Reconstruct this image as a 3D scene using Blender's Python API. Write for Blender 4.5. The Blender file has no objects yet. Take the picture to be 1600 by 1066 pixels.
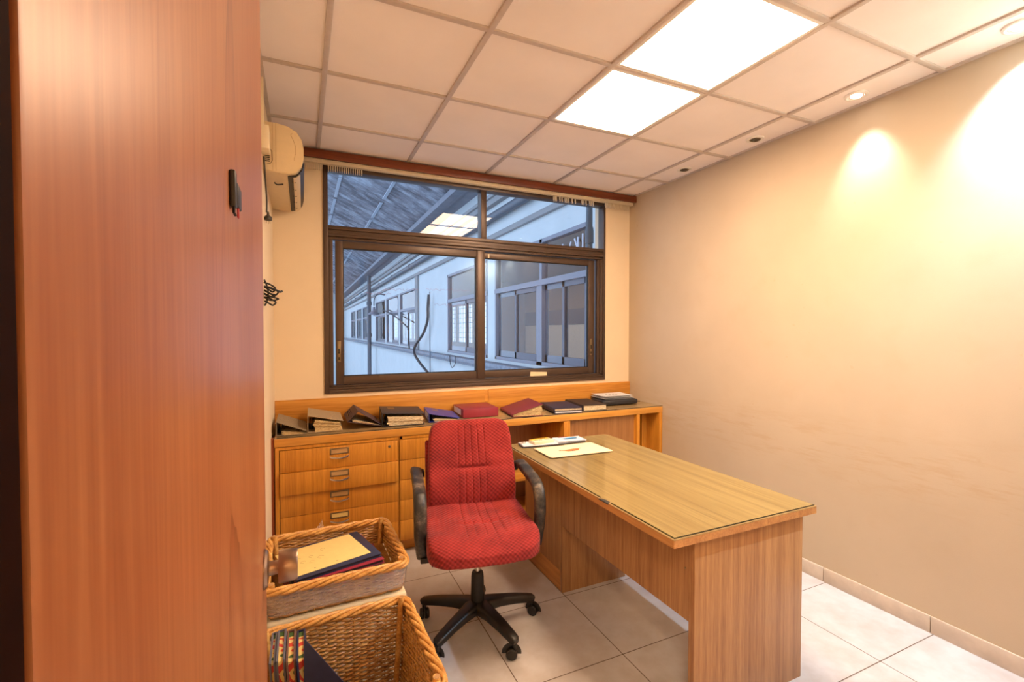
import bpy, bmesh, math, random
from mathutils import Vector, Matrix, Euler, noise
S = bpy.context.scene
COL = S.collection
R = math.radians
PI = math.pi

# ------------------------------------------------------------------ camera
cd = bpy.data.cameras.new('camera')
cam = bpy.data.objects.new('camera', cd)
COL.objects.link(cam)
cd.sensor_width = 36.0
cd.lens = 36.0 * 723.8 / 1600.0
cd.clip_start = 0.02
cam.location = (0, 0, 1.46)
cam.rotation_euler = (PI / 2 - 0.0218, 0, -0.4242)
S.camera = cam

# ------------------------------------------------------------------ world, exposure
W = bpy.data.worlds.new('World')
S.world = W
W.use_nodes = True
bg = W.node_tree.nodes['Background']
bg.inputs[0].default_value = (0.53, 0.71, 0.98, 1)
bg.inputs[1].default_value = .88
S.view_settings.view_transform = 'Standard'
S.view_settings.look = 'None'
S.view_settings.gamma = 1.0
S.view_settings.use_curve_mapping = False
S.view_settings.exposure = 1.35
PANEL_COL, PANEL_E = (1.0, 0.70, 0.45), 16.0
SPOT_COOL, SPOT_COOL_W = (0.62, 0.81, 1.0), 38.0
SPOT_WARM, SPOT_WARM_W = (1.0, 0.92, 0.82), 14.0
random.seed(7)

# ------------------------------------------------------------------ materials
def lin(h):
    if isinstance(h, str):
        v = [int(h[i:i + 2], 16) / 255 for i in (0, 2, 4)]
        return tuple(c / 12.92 if c <= .04045 else ((c + .055) / 1.055) ** 2.4 for c in v) + (1,)
    return tuple(h) + (1,)

class NT:
    def __init__(s, name):
        s.m = bpy.data.materials.new(name); s.m.use_nodes = True
        s.t = s.m.node_tree; s.n = s.t.nodes; s.b = s.n['Principled BSDF']
        s.out = s.n['Material Output']
    def add(s, typ, **kw):
        n = s.n.new(typ)
        for k, v in kw.items():
            if k.startswith('i_'):
                n.inputs[k[2:].replace('_', ' ')].default_value = v
            else:
                setattr(n, k, v)
        return n
    def link(s, a, b): s.t.links.new(a, b)
    def coord(s, scale=(1, 1, 1), rot=(0, 0, 0), loc=(0, 0, 0)):
        c = s.add('ShaderNodeTexCoord'); mp = s.add('ShaderNodeMapping')
        mp.inputs['Scale'].default_value = scale; mp.inputs['Rotation'].default_value = rot
        mp.inputs['Location'].default_value = loc
        s.link(c.outputs['Object'], mp.inputs[0]); return mp.outputs[0]
    def noise(s, vec, scale=5, detail=3, rough=.5):
        n = s.add('ShaderNodeTexNoise'); n.inputs['Scale'].default_value = scale
        n.inputs['Detail'].default_value = detail; n.inputs['Roughness'].default_value = rough
        s.link(vec, n.inputs['Vector']); return n.outputs[0]
    def ramp(s, fac, stops):
        r = s.add('ShaderNodeValToRGB'); e = r.color_ramp.elements
        while len(e) < len(stops): e.new(.5)
        for el, (p, c) in zip(e, stops): el.position = p; el.color = lin(c)
        s.link(fac, r.inputs[0]); return r.outputs[0]
    def math(s, op, a, b=None):
        n = s.add('ShaderNodeMath', operation=op)
        for i, v in enumerate((a, b)):
            if v is None: continue
            if isinstance(v, (int, float)): n.inputs[i].default_value = v
            else: s.link(v, n.inputs[i])
        return n.outputs[0]
    def mix(s, fac, a, b, blend='MIX'):
        n = s.add('ShaderNodeMix', data_type='RGBA', blend_type=blend)
        for i, v in ((0, fac), (6, a), (7, b)):
            if isinstance(v, (int, float)): n.inputs[i].default_value = v
            elif isinstance(v, (tuple, str)): n.inputs[i].default_value = lin(v)
            else: s.link(v, n.inputs[i])
        return n.outputs[2]
    def bump(s, h, strength=.3, dist=.002):
        n = s.add('ShaderNodeBump'); n.inputs['Strength'].default_value = strength
        n.inputs['Distance'].default_value = dist
        s.link(h, n.inputs['Height']); s.link(n.outputs[0], s.b.inputs['Normal'])
    def base(s, v):
        if isinstance(v, (tuple, str)): s.b.inputs['Base Color'].default_value = lin(v)
        else: s.link(v, s.b.inputs['Base Color'])
    def set(s, rough=.5, metal=0, spec=.5):
        s.b.inputs['Roughness'].default_value = rough; s.b.inputs['Metallic'].default_value = metal
        s.b.inputs['Specular IOR Level'].default_value = spec

def plain(name, col, rough=.5, metal=0, spec=.5, var=.06, nscale=30, bump=0):
    t = NT(name); v = t.coord(); n = t.noise(v, nscale, 4, .6)
    c = lin(col); lo = tuple(x * (1 - var) for x in c[:3]); hi = tuple(min(1, x * (1 + var)) for x in c[:3])
    t.base(t.ramp(n, [(.3, lo), (.7, hi)])); t.set(rough, metal, spec)
    if bump: t.bump(n, bump, .001)
    return t.m

def wood(name, c1, c2, axis='z', rough=.38, fine=150, stripe=28, spec=.4, c3=None):
    """straight veneer grain running along the axis"""
    t = NT(name)
    lo = {'x': (.04, 1, 1), 'y': (1, .04, 1), 'z': (1, 1, .04)}[axis]
    lo2 = {'x': (.012, 1, 1), 'y': (1, .012, 1), 'z': (1, 1, .012)}[axis]
    a = t.noise(t.coord(lo), fine, 2, .6)
    b = t.noise(t.coord(lo2), stripe, 3, .55)
    f = t.math('ADD', t.math('MULTIPLY', a, .4), t.math('MULTIPLY', b, .6))
    st = [(.36, c1), (.62, c2)]
    if c3: st = [(.32, c3), (.44, c1), (.62, c2)]
    t.base(t.ramp(f, st)); t.set(rough, 0, spec); t.bump(a, .06, .001)
    return t.m

M = {}
M['oak_front'] = wood('oak veneer, upright grain', 'b47222', 'd28e32', 'z', fine=260, stripe=70)
M['oak_rail'] = wood('oak veneer, level grain', 'bd7c30', 'dc9e48', 'x', fine=140)
M['oak_desk'] = wood('desk side veneer', '8c5f3e', 'ae8256', 'z', fine=260, stripe=60)
M['oak_top'] = wood('desk top veneer', '8c6e42', 'a48656', 'y', fine=90, stripe=30, c3='7c5e38', rough=.34)
M['oak_edge'] = wood('desk top edging', 'a06a3c', 'be8850', 'y')
M['card_tan'] = plain('tan label card', 'b8905c', .5)
M['red_wood'] = wood('reddish hardwood', '5e2a14', '7c3c1e', 'x', rough=.35)
M['red_wood_z'] = wood('reddish hardwood upright', '7a3418', '94461f', 'z', rough=.35)
M['dark_oak'] = wood('brown oak panel', '8e5e34', 'a87646', 'z')  # darker brown oak of back panels and drawer boxes
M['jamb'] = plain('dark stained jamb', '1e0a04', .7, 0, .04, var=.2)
M['brown_laminate'] = plain('brown counter laminate', 'b8946c', .35, var=.08, nscale=60)
M['glass_edge'] = plain('dark glass edge', '1c2a26', .15)

def door_mat():
    t = NT('cherry door veneer')
    v = t.coord((1, 1, .05))
    a = t.noise(v, 120, 2, .6)
    b = t.noise(t.coord((1, 1, .10)), 9, 2, .5)
    # cathedral figure: bent level lines of a stretched field
    sep = t.add('ShaderNodeSeparateXYZ'); t.link(t.coord(), sep.inputs[0])
    yy = t.math('SUBTRACT', sep.outputs[1], .40)
    par = t.math('ADD', t.math('MULTIPLY', t.math('MULTIPLY', yy, yy), 60), t.math('MULTIPLY', sep.outputs[2], 1.0))
    par = t.math('ADD', par, t.math('MULTIPLY', b, .5))
    ring = t.math('FRACT', t.math('MULTIPLY', par, 1.9))
    ring = t.math('POWER', ring, 9)
    near = t.math('SUBTRACT', 1.0, t.math('MINIMUM', t.math('MULTIPLY', t.math('ABSOLUTE', yy), 9), 1.0))
    ring = t.math('MULTIPLY', t.math('MULTIPLY', ring, near), .42)
    f = t.math('SUBTRACT', t.math('ADD', t.math('MULTIPLY', a, .5), t.math('MULTIPLY', b, .5)), ring)
    t.base(t.ramp(f, [(.1, '743c22'), (.38, '945430'), (.62, 'a86a40')]))
    t.set(.36, 0, .5); t.bump(a, .05, .001)
    return t.m
M['door'] = door_mat()

def wall_mat(name, col, scuff=False, rough=.8):
    t = NT(name); v = t.coord()
    n = t.noise(v, 2.2, 4, .55); f = t.noise(v, 220, 2, .5)
    c = lin(col)
    base = t.ramp(n, [(.3, tuple(x * .95 for x in c[:3])), (.7, tuple(min(1, x * 1.03) for x in c[:3]))])
    if scuff:
        sep = t.add('ShaderNodeSeparateXYZ'); t.link(v, sep.inputs[0])
        z, y = sep.outputs[2], sep.outputs[1]
        band = t.math('SUBTRACT', 1.0, t.math('MINIMUM', t.math('MULTIPLY', t.math('ABSOLUTE', t.math('SUBTRACT', z, .78)), 4.2), 1.0))
        str_ = t.noise(t.coord((1, .16, 1)), 26, 5, .65)
        sm = t.math('MULTIPLY', band, t.math('MAXIMUM', t.math('MULTIPLY', t.math('SUBTRACT', str_, .47), 4.0), 0.0))
        blot = t.noise(v, 5.5, 3, .5)
        sm = t.math('ADD', sm, t.math('MULTIPLY', t.math('MAXIMUM', t.math('SUBTRACT', blot, .56), 0.0), 1.0))
        dots = t.noise(v, 21, 1, .4)
        sm = t.math('ADD', sm, t.math('MULTIPLY', t.math('MAXIMUM', t.math('SUBTRACT', dots, .76), 0.0), 5.0))
        sm = t.math('MINIMUM', t.math('MULTIPLY', sm, .5), .26)
        base = t.mix(sm, base, 'b08c60')
    t.base(base); t.set(rough, 0, .25); t.bump(f, .25, .0012)
    return t.m
M['wall'] = wall_mat('beige wall covering', 'c4b39c', True)
M['wall_plain'] = wall_mat('cream wall paint', 'e8d4b6')
M['ceiling'] = wall_mat('ceiling tile', 'f3eae6')
M['tbar'] = plain('white ceiling rail', 'c4b6ac', .5)
M['white_trim'] = plain('white enamel trim', 'e6e0d8', .35)

def floor_mat(name, ox, oy, tile, base1, base2):
    t = NT(name); v = t.coord()
    sep = t.add('ShaderNodeSeparateXYZ'); t.link(v, sep.inputs[0])
    def line(o, off):
        f = t.math('FRACT', t.math('ADD', t.math('DIVIDE', t.math('SUBTRACT', o, off), tile), 100.5))
        return t.math('LESS_THAN', t.math('ABSOLUTE', t.math('SUBTRACT', f, .5)), .0022 / tile)
    g = t.math('MAXIMUM', line(sep.outputs[0], ox), line(sep.outputs[1], oy))
    n = t.noise(v, 3.5, 6, .62); n2 = t.noise(v, 11, 5, .6)
    c = t.ramp(t.math('ADD', t.math('MULTIPLY', n, .6), t.math('MULTIPLY', n2, .4)), [(.36, base2), (.6, base1)])
    t.base(t.mix(g, c, '5d4c40')); t.set(.30, 0, .5)
    return t.m
M['floor'] = floor_mat('white marbled floor tile', 1.3042, 2.1766, .5046, 'c6c4c6', 'b4adaa')
M['skirting'] = plain('tile skirting', 'c9b9a8', .4, var=.1, nscale=12)

M['red'] = None
def fabric_mat():
    t = NT('red woven chair fabric')
    c = t.add('ShaderNodeTexCoord'); sep = t.add('ShaderNodeSeparateXYZ'); t.link(c.outputs['Object'], sep.inputs[0])
    k = 2 * PI / .022
    a = t.math('MULTIPLY', sep.outputs[0], k)
    b = t.math('MULTIPLY', t.math('ADD', sep.outputs[1], sep.outputs[2]), k)
    s = t.math('MULTIPLY', t.math('SINE', a), t.math('SINE', b))
    n = t.noise(c.outputs['Object'], 9, 3, .5); n2 = t.noise(c.outputs['Object'], 600, 2, .5)
    f = t.math('ADD', t.math('MULTIPLY', s, .10), t.math('ADD', t.math('MULTIPLY', n, .45), t.math('MULTIPLY', n2, .25)))
    t.base(t.ramp(f, [(.18, '641a1a'), (.42, '9a2f2b'), (.65, 'b0403a')]))
    t.set(.85, 0, .2); t.b.inputs['Sheen Weight'].default_value = .08
    t.bump(s, .5, .002)
    return t.m
M['red'] = fabric_mat()
M['black_plastic'] = plain('black plastic', '1d1a18', .42, var=.15)
def worn():
    t = NT('worn black armrest plastic'); v = t.coord()
    n = t.noise(v, 14, 6, .7)
    t.base(t.ramp(n, [(.46, '221f1d'), (.58, '4c4238'), (.70, '84705c')])); t.set(.45)
    t.bump(n, .2, .001); return t.m
M['worn'] = worn()
M['steel'] = plain('brushed steel', 'd6cec4', .25, 1, var=.05)
M['knob_metal'] = plain('brushed nickel', 'a08878', .30, 1, var=.08, nscale=50)
M['tin'] = plain('dull tin', '8d7c60', .38, .9, var=.12)

def wicker(name, a, b, c):
    t = NT(name); v = t.coord(); n = t.noise(v, 24, 4, .6); n2 = t.noise(v, 160, 2, .5)
    f = t.math('ADD', t.math('MULTIPLY', n, .6), t.math('MULTIPLY', n2, .4))
    t.base(t.ramp(f, [(.34, a), (.5, b), (.66, c)])); t.set(.42, 0, .5); return t.m
M['wicker'] = wicker('golden wicker rod', 'a86e30', 'cc9248', 'e2b068')
M['wicker_dark'] = wicker('wicker rod of body', '94602a', 'b8823e', 'd4a25c')
M['rod_end'] = plain('cut rod end', 'a87c4c', .6)

def thin_glass(name, tint=(1, 1, 1), f0=.05, rough=0.0, alpha=1.0, cap=.95):
    t = NT(name); t.n.remove(t.b)
    tr = t.add('ShaderNodeBsdfTransparent'); tr.inputs[0].default_value = tint + (1,)
    gl = t.add('ShaderNodeBsdfGlossy'); gl.inputs['Roughness'].default_value = rough
    lw = t.add('ShaderNodeLayerWeight'); lw.inputs[0].default_value = .5
    p = t.math('POWER', lw.outputs['Facing'], 5)
    fac = t.math('ADD', t.math('MULTIPLY', p, cap - f0), f0)
    mx = t.add('ShaderNodeMixShader'); t.link(fac, mx.inputs[0])
    t.link(tr.outputs[0], mx.inputs[1]); t.link(gl.outputs[0], mx.inputs[2])
    t.link(mx.outputs[0], t.out.inputs[0]); return t.m
M['glass'] = thin_glass('window glass', (.97, .98, .99), .022)
M['desk_glass'] = thin_glass('desk glass sheet', (.97, .99, .97), .012, .10, cap=.35)
def film():
    t = NT('crinkled clear film'); t.n.remove(t.b)
    tr = t.add('ShaderNodeBsdfTransparent'); tr.inputs[0].default_value = (.93, .92, .91, 1)
    gl = t.add('ShaderNodeBsdfGlossy'); gl.inputs['Roughness'].default_value = .18
    v = t.coord((1, 1, 2.5)); n = t.noise(v, 34, 4, .7)
    bp = t.add('ShaderNodeBump'); bp.inputs['Strength'].default_value = .9; bp.inputs['Distance'].default_value = .02
    t.link(n, bp.inputs['Height']); t.link(bp.outputs[0], gl.inputs['Normal'])
    mx = t.add('ShaderNodeMixShader'); mx.inputs[0].default_value = .32
    t.link(tr.outputs[0], mx.inputs[1]); t.link(gl.outputs[0], mx.inputs[2]); t.link(mx.outputs[0], t.out.inputs[0])
    return t.m
M['film'] = film()

M['bronze'] = plain('dark bronze aluminium', '55443a', .38, .35, var=.05)
M['rubber'] = plain('black gasket', '100e0d', .6)
M['blind_rail'] = plain('cream blind rail', 'd8c8ac', .45)
M['ac'] = plain('aged cream plastic', 'dcc59c', .42, var=.03)
M['ac_dark'] = plain('dark louvre recess', '2a2117', .5)
M['black'] = plain('black', '0f0d0c', .5, var=.2)
M['cord'] = plain('grey power cord', '3c342c', .5)
M['cord_black'] = plain('black power cord', '1a1614', .45)
M['white_plastic'] = plain('ivory plastic', 'ead9b8', .4, var=.03)
M['marker_red'] = plain('faded red marker', 'b0707c', .6)
M['red_plastic'] = plain('red plastic', 'b02020', .4)

def emit(name, col, e):
    t = NT(name); t.n.remove(t.b)
    em = t.add('ShaderNodeEmission'); em.inputs[0].default_value = col + (1,); em.inputs[1].default_value = e
    t.link(em.outputs[0], t.out.inputs[0]); return t.m
M['panel'] = emit('lit ceiling diffuser', PANEL_COL, PANEL_E)
M['corridor_fill'] = emit('added corridor fill diffuser', (1.0, .80, .55), 29.0)  # glow of the added corridor fill lamp
M['bulb_cool'] = emit('lit cool bulb', SPOT_COOL, 14)
M['bulb_warm'] = emit('lit warm bulb', SPOT_WARM, 10)
M['bulb_off'] = plain('unlit bulb face', '5a5048', .2, .6)

# papers and book cloths
def pages(name, a, b, axis='z'):
    t = NT(name)
    v = t.coord({'z': (.15, .15, 1), 'x': (1, .15, .15)}[axis]); n = t.noise(v, 420, 2, .6)
    t.base(t.ramp(n, [(.35, a), (.6, b)])); t.set(.8, 0, .2); return t.m
M['pages'] = pages('page block', 'b09a78', 'e2d2b2')
M['pages_old'] = pages('yellowed page block', 'a0845a', 'd6bd8c')
M['pages_x'] = pages('page block upright', 'b09a78', 'e2d2b2', 'x')
def marbled_cover(name, a, b):
    t = NT(name); v = t.coord(); n = t.noise(v, 190, 4, .75)
    t.base(t.ramp(n, [(.40, a), (.62, b)])); t.set(.65, 0, .3); return t.m
M['cov_grey'] = marbled_cover('mottled grey board', '7a6a56', 'a08e74')
M['cov_beige'] = marbled_cover('mottled beige board', '8e7a62', 'bca684')
M['cov_plum'] = plain('dark plum board', '493844', .5, var=.1)
M['cov_black'] = plain('black grained board', '2d2d32', .45, var=.15, nscale=200)
M['cov_blue'] = plain('bright blue board', '2c3fa0', .35)
M['cov_red'] = plain('crimson board', '8e2838', .4)
M['cov_maroon'] = plain('maroon book cloth', '7c2834', .5)
M['cov_navy'] = plain('navy book cloth', '262a46', .5, var=.12)
M['cov_dark'] = plain('black brown book cloth', '332a26', .55, var=.12)
M['cov_slate'] = plain('slate grey board', '5c5a64', .6)
M['cov_brown'] = plain('brown cloth board', '6a4a3c', .6)
M['paper'] = plain('white paper', 'e4e2e4', .75, var=.03)
M['paper_cream'] = plain('cream card', 'e8d6b2', .7, var=.03)
M['manila'] = plain('manila card', 'e0c47c', .65, var=.04)
M['label'] = plain('white label', 'dcdce8', .6, var=.03)
M['gold'] = plain('gilt foil', 'c8a860', .35, .6)
M['yellow'] = plain('yellow print', 'f0b818', .5)
M['cyan'] = plain('blue print', '2a88c0', .5)
M['orange'] = plain('orange print', 'd8743c', .6)
M['ink'] = plain('grey ink', '8a7448', .7)
M['ink_dark'] = plain('dark ink', '2a2826', .6)
M['clear'] = thin_glass('clear plastic', (.95, .95, .96), .08, .1)
M['cardboard'] = plain('cream painted box', 'dcc8a0', .6)
def floral():
    t = NT('marbled page edge'); v = t.coord((1, 1, .6)); 
    n = t.noise(v, 17, 2, .5)
    t.base(t.ramp(n, [(.36, '3e5a24'), (.42, 'd6b870'), (.50, 'c43a26'), (.56, 'd8bc78'), (.64, '5a6e2a')]))
    cr = [x for x in t.n if x.type == 'VALTORGB'][0]; cr.color_ramp.interpolation = 'CONSTANT'
    t.set(.7); return t.m
M['floral'] = floral()

# outside
M['stucco'] = wall_mat('white stucco of the courtyard', 'd2d8da')
M['stucco_dirty'] = wall_mat('grey stucco cornice', '9a9a9c')
M['ext_metal'] = plain('grey painted window metal', '6c6a74', .5)
M['ext_frame'] = plain('pale grey window metal', '8c8c98', .5)
M['ext_pipe'] = plain('grey drain pipe', '5e646e', .5)
M['soffit'] = plain('grey soffit boards', '888a94', .7, var=.12, nscale=6)
M['ledge'] = plain('weathered grey ledge', '868c98', .7, var=.25, nscale=14)
M['bars'] = plain('dark window bars', '2c2e38', .5)
M['ext_tan'] = plain('tan inner wall', '94744e', .8)
M['ext_dado'] = plain('white dado', 'd6cbb8', .7)
M['ext_brown'] = plain('brown band', '6a4a30', .7)
M['ext_floor'] = plain('grey yard paving', '8a8c90', .8)
def roof_mat():
    t = NT('weathered corrugated sheet')
    n = t.noise(t.coord((.16, 1, 1)), 3.2, 4, .6); n2 = t.noise(t.coord((.1, 1, 1)), 16, 3, .6)
    f = t.math('ADD', t.math('MULTIPLY', n, .7), t.math('MULTIPLY', n2, .3))
    t.base(t.ramp(f, [(.40, '64646c'), (.52, '8e909a'), (.62, 'b0b6c2')])); t.set(.7); return t.m
M['roof'] = roof_mat()
M['seam'] = plain('pale roof seam', 'c4ccd8', .6)

# ------------------------------------------------------------------ mesh helpers
def nb(): return bmesh.new()
def tf(loc=(0, 0, 0), rot=(0, 0, 0), scale=(1, 1, 1)):
    return Matrix.Translation(loc) @ Euler(rot).to_matrix().to_4x4() @ Matrix.Diagonal(tuple(scale) + (1,))
def box(bm, lo, hi, bev=0, mat=None, seg=2):
    """box between two corners"""
    lo, hi = Vector(lo), Vector(hi)
    c, s = (lo + hi) / 2, hi - lo
    m = Matrix.Translation(c) @ Matrix.Diagonal((s.x, s.y, s.z, 1))
    r = bmesh.ops.create_cube(bm, size=1.0, matrix=m)
    vs = r['verts']
    if bev:
        es = list({e for v in vs for e in v.link_edges})
        rb = bmesh.ops.bevel(bm, geom=es, offset=bev, segments=seg, profile=.5, affect='EDGES')
        vs = list({v for v in rb['verts']} | {v for f in rb['faces'] for v in f.verts} | {v for v in vs if v.is_valid})
    if mat is not None:
        bmesh.ops.transform(bm, matrix=mat, verts=[v for v in vs if v.is_valid])
    return bm
def frames(path, closed=False, up=Vector((0, 0, 1))):
    out = []; n = len(path); prev = None
    for i, p in enumerate(path):
        a = path[(i - 1) % n] if (closed or i > 0) else path[i]
        b = path[(i + 1) % n] if (closed or i < n - 1) else path[i]
        t = (Vector(b) - Vector(a)).normalized()
        if prev is None:
            u = up if abs(t.dot(up)) < .95 else Vector((1, 0, 0))
            x = u.cross(t).normalized()
        else:
            x = prev - t * prev.dot(t)
            x = x.normalized() if x.length > 1e-6 else up.cross(t).normalized()
        prev = x
        out.append((Vector(p), x, t.cross(x)))
    return out
def sweep(bm, path, prof, scales=None, closed=False, cap=True, up=Vector((0, 0, 1))):
    rings = []
    for i, (p, x, y) in enumerate(frames(path, closed, up)):
        s = scales[i] if scales else 1
        if isinstance(s, (int, float)): s = (s, s)
        rings.append([bm.verts.new(p + x * (a * s[0]) + y * (b * s[1])) for a, b in prof])
    k = len(prof); n = len(rings)
    for i in range(n if closed else n - 1):
        A, B = rings[i], rings[(i + 1) % n]
        for j in range(k):
            bm.faces.new((A[j], A[(j + 1) % k], B[(j + 1) % k], B[j]))
    if cap and not closed:
        bm.faces.new(rings[0][::-1]); bm.faces.new(rings[-1])
    return bm
def circ(r, n=8): return [(r * math.cos(2 * PI * i / n), r * math.sin(2 * PI * i / n)) for i in range(n)]
def rrect(w, h, r, n=3):
    o = []
    for cx, cy, a in ((w / 2 - r, h / 2 - r, 0), (-w / 2 + r, h / 2 - r, 90), (-w / 2 + r, -h / 2 + r, 180), (w / 2 - r, -h / 2 + r, 270)):
        for i in range(n + 1):
            t = R(a + 90 * i / n); o.append((cx + r * math.cos(t), cy + r * math.sin(t)))
    return o
def tube(bm, path, r, n=8, closed=False, scales=None): return sweep(bm, path, circ(r, n), scales, closed)
def smooth_path(pts, k=6):
    P = [Vector(p) for p in pts]; out = []
    for i in range(len(P) - 1):
        a, b, c, d = P[max(i - 1, 0)], P[i], P[i + 1], P[min(i + 2, len(P) - 1)]
        for j in range(k):
            t = j / k
            out.append(.5 * (2 * b + (c - a) * t + (2 * a - 5 * b + 4 * c - d) * t * t + (3 * b - a - 3 * c + d) * t ** 3))
    out.append(P[-1]); return out
def lathe(bm, prof, n=24, mat=None, cap=True):
    rings = []
    for r, z in prof:
        rings.append([bm.verts.new((r * math.cos(2 * PI * i / n), r * math.sin(2 * PI * i / n), z)) for i in range(n)])
    for A, B in zip(rings, rings[1:]):
        for j in range(n): bm.faces.new((A[j], A[(j + 1) % n], B[(j + 1) % n], B[j]))
    if cap: bm.faces.new(rings[0][::-1]); bm.faces.new(rings[-1])
    if mat is not None: bmesh.ops.transform(bm, matrix=mat, verts=[v for r in rings for v in r])
    return bm
def prism(bm, poly, axis, a, b, mat=None):
    """polygon extruded along axis; poly holds the two other coordinates in order"""
    def mk(p, t):
        return {'x': (t, p[0], p[1]), 'y': (p[0], t, p[1]), 'z': (p[0], p[1], t)}[axis]
    A = [bm.verts.new(mk(p, a)) for p in poly]; B = [bm.verts.new(mk(p, b)) for p in poly]
    n = len(poly)
    fs = [bm.faces.new(A), bm.faces.new(B[::-1])]
    for i in range(n): fs.append(bm.faces.new((A[i], B[i], B[(i + 1) % n], A[(i + 1) % n])))
    bmesh.ops.recalc_face_normals(bm, faces=fs)
    if mat is not None: bmesh.ops.transform(bm, matrix=mat, verts=A + B)
    return bm
def cushion(bm, dim, p=5, n=60, fn=None):
    """soft rounded block; fn bends each point"""
    tmp = {}
    def vert(q):
        k = tuple(round(c, 5) for c in q)
        if k not in tmp:
            s = sum(abs(c) ** p for c in q) ** (1 / p)
            v = Vector([q[i] / s * dim[i] / 2 for i in range(3)])
            if fn: v = fn(v)
            tmp[k] = bm.verts.new(v)
        return tmp[k]
    for ax in range(3):
        for sg in (-1, 1):
            u, w = (ax + 1) % 3, (ax + 2) % 3
            nu = n if dim[u] > .15 else max(8, n // 6); nw = n if dim[w] > .15 else max(8, n // 6)
            for i in range(nu):
                for j in range(nw):
                    q4 = []
                    for di, dj in ((0, 0), (1, 0), (1, 1), (0, 1)):
                        q = [0, 0, 0]; q[ax] = sg
                        q[u] = -1 + 2 * (i + di) / nu; q[w] = -1 + 2 * (j + dj) / nw
                        q4.append(vert(q))
                    try: bm.faces.new(q4 if sg > 0 else q4[::-1])
                    except ValueError: pass
    return bm
def obj(name, bm, mat, parent=None, sharp=35, kind=None, loc=None, rot=None):
    me = bpy.data.meshes.new(name)
    bmesh.ops.recalc_face_normals(bm, faces=bm.faces)
    bm.to_mesh(me); bm.free()
    if len(me.polygons) and sharp is not None:
        me.polygons.foreach_set('use_smooth', [True] * len(me.polygons))
        me.set_sharp_from_angle(angle=R(sharp))
    o = bpy.data.objects.new(name, me); COL.objects.link(o)
    if mat: me.materials.append(mat if not isinstance(mat, str) else M[mat])
    if parent: o.parent = parent
    if loc: o.location = loc
    if rot: o.rotation_euler = rot
    if kind: o['kind'] = kind
    return o
def struct(name, bm, mat, parent=None, **k):
    return obj(name, bm, mat, parent, kind=None if parent else 'structure', **k)
def tag(o, label, cat, group=None):
    o['label'] = label; o['category'] = cat
    if group: o['group'] = group
    return o
def thing(name, label, cat, loc=(0, 0, 0), rotz=0, group=None, rot=None):
    o = bpy.data.objects.new(name, None); COL.objects.link(o); o.empty_display_size = .05
    o.location = loc; o.rotation_euler = rot if rot else (0, 0, rotz)
    return tag(o, label, cat, group)
def dup(root, loc, rotz=0, label=None, group=None):
    r = root.copy(); COL.objects.link(r); r.location = loc; r.rotation_euler = (0, 0, rotz)
    if label: r['label'] = label
    if group: r['group'] = group
    for ch in list(root.children):
        c = ch.copy(); COL.objects.link(c); c.parent = r
        for g in ch.children:
            d = g.copy(); COL.objects.link(d); d.parent = c
    return r
def B(*boxes, bev=0):
    bm = nb()
    for lo, hi in boxes: box(bm, lo, hi, bev)
    return bm

# ------------------------------------------------------------------ room shell
XL, XR, YB, YF, H = -.175, 2.758, 3.472, .165, 2.676
WZ0, WZ1, WX0, WX1 = 1.02, 2.655, .145, 2.475       # window opening
struct('floor', B(((-1.0, -1.4, -.1), (XR + .1, YB + .1, 0))), 'floor')
struct('wall_right', B(((XR, -.1, 0), (XR + .12, YB + .14, H + .25))), 'wall')
struct('wall_left', B(((XL - .12, YF, 0), (XL, YB + .14, H + .25))), 'wall_plain')
struct('wall_back', B(((XL, YB, 0), (WX0, YB + .14, H + .25)), ((WX1, YB, 0), (XR, YB + .14, H + .25)),
                      ((WX0, YB, 0), (WX1, YB + .14, WZ0)), ((WX0, YB, WZ1), (WX1, YB + .14, H + .25))), 'wall_plain')
DX0, DX1 = -.0675, .76
struct('wall_front', B(((XL - .12, .02, 0), (DX0 - .03, YF, H + .25)), ((DX1 + .03, .02, 0), (XR, YF, H + .25)),
                       ((DX0 - .03, .02, 2.5), (DX1 + .03, YF, H + .25))), 'wall_plain')
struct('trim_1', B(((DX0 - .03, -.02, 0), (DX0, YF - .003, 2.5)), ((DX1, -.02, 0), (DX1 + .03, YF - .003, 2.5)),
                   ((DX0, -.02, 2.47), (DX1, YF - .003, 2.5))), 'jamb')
struct('wall_corridor', B(((-.9, -1.4, 0), (2.0, -1.3, H)), ((-1.0, -1.4, 0), (-.9, .02, H)), ((1.9, -1.4, 0), (2.0, .02, H)),
                          ((-1.0, -1.4, H), (2.0, .165, H + .1)), ((-.9, -.0, 0), (XL - .10, .02, H))), 'wall_plain')

# ceiling tiles with openings for lights: one slab + rail grid below it
GX = [.1045 + .6 * k for k in range(5)]            # rails running to the window: .1045 .. 2.5045
GY = [2.9732 - .6 * k for k in range(6)]           # rails across: 2.973, 2.373, 1.773, 1.173, .573 , -.03
PY0, PY1 = GY[3], GY[1]
PX0, PX1 = GX[2], GX[3]
CT = H + .008
cb = nb()
xs = [XL, PX0, PX1, XR]; ys = [YF, PY0, PY1, YB]
for i in range(3):
    for j in range(3):
        if i == 1 and j == 1: continue
        box(cb, (xs[i], ys[j], CT), (xs[i + 1], ys[j + 1], CT + .02))
box(cb, (XL, YF, CT + .16), (XR, YB, CT + .18))
struct('ceiling', cb, 'ceiling')
tb = nb()
for x in GX: box(tb, (x - .012, YF, H - .002), (x + .012, YB - .10, H + .012), .002)
for y in GY:
    if y > YF: box(tb, (XL, y - .012, H - .0012), (XR, y + .012, H + .0112), .002)
for x0, x1 in ((XL, XL + .02), (XR - .02, XR)): box(tb, (x0, YF, H), (x1, YB, H + .008))
struct('trim_2', tb, 'tbar')
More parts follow.
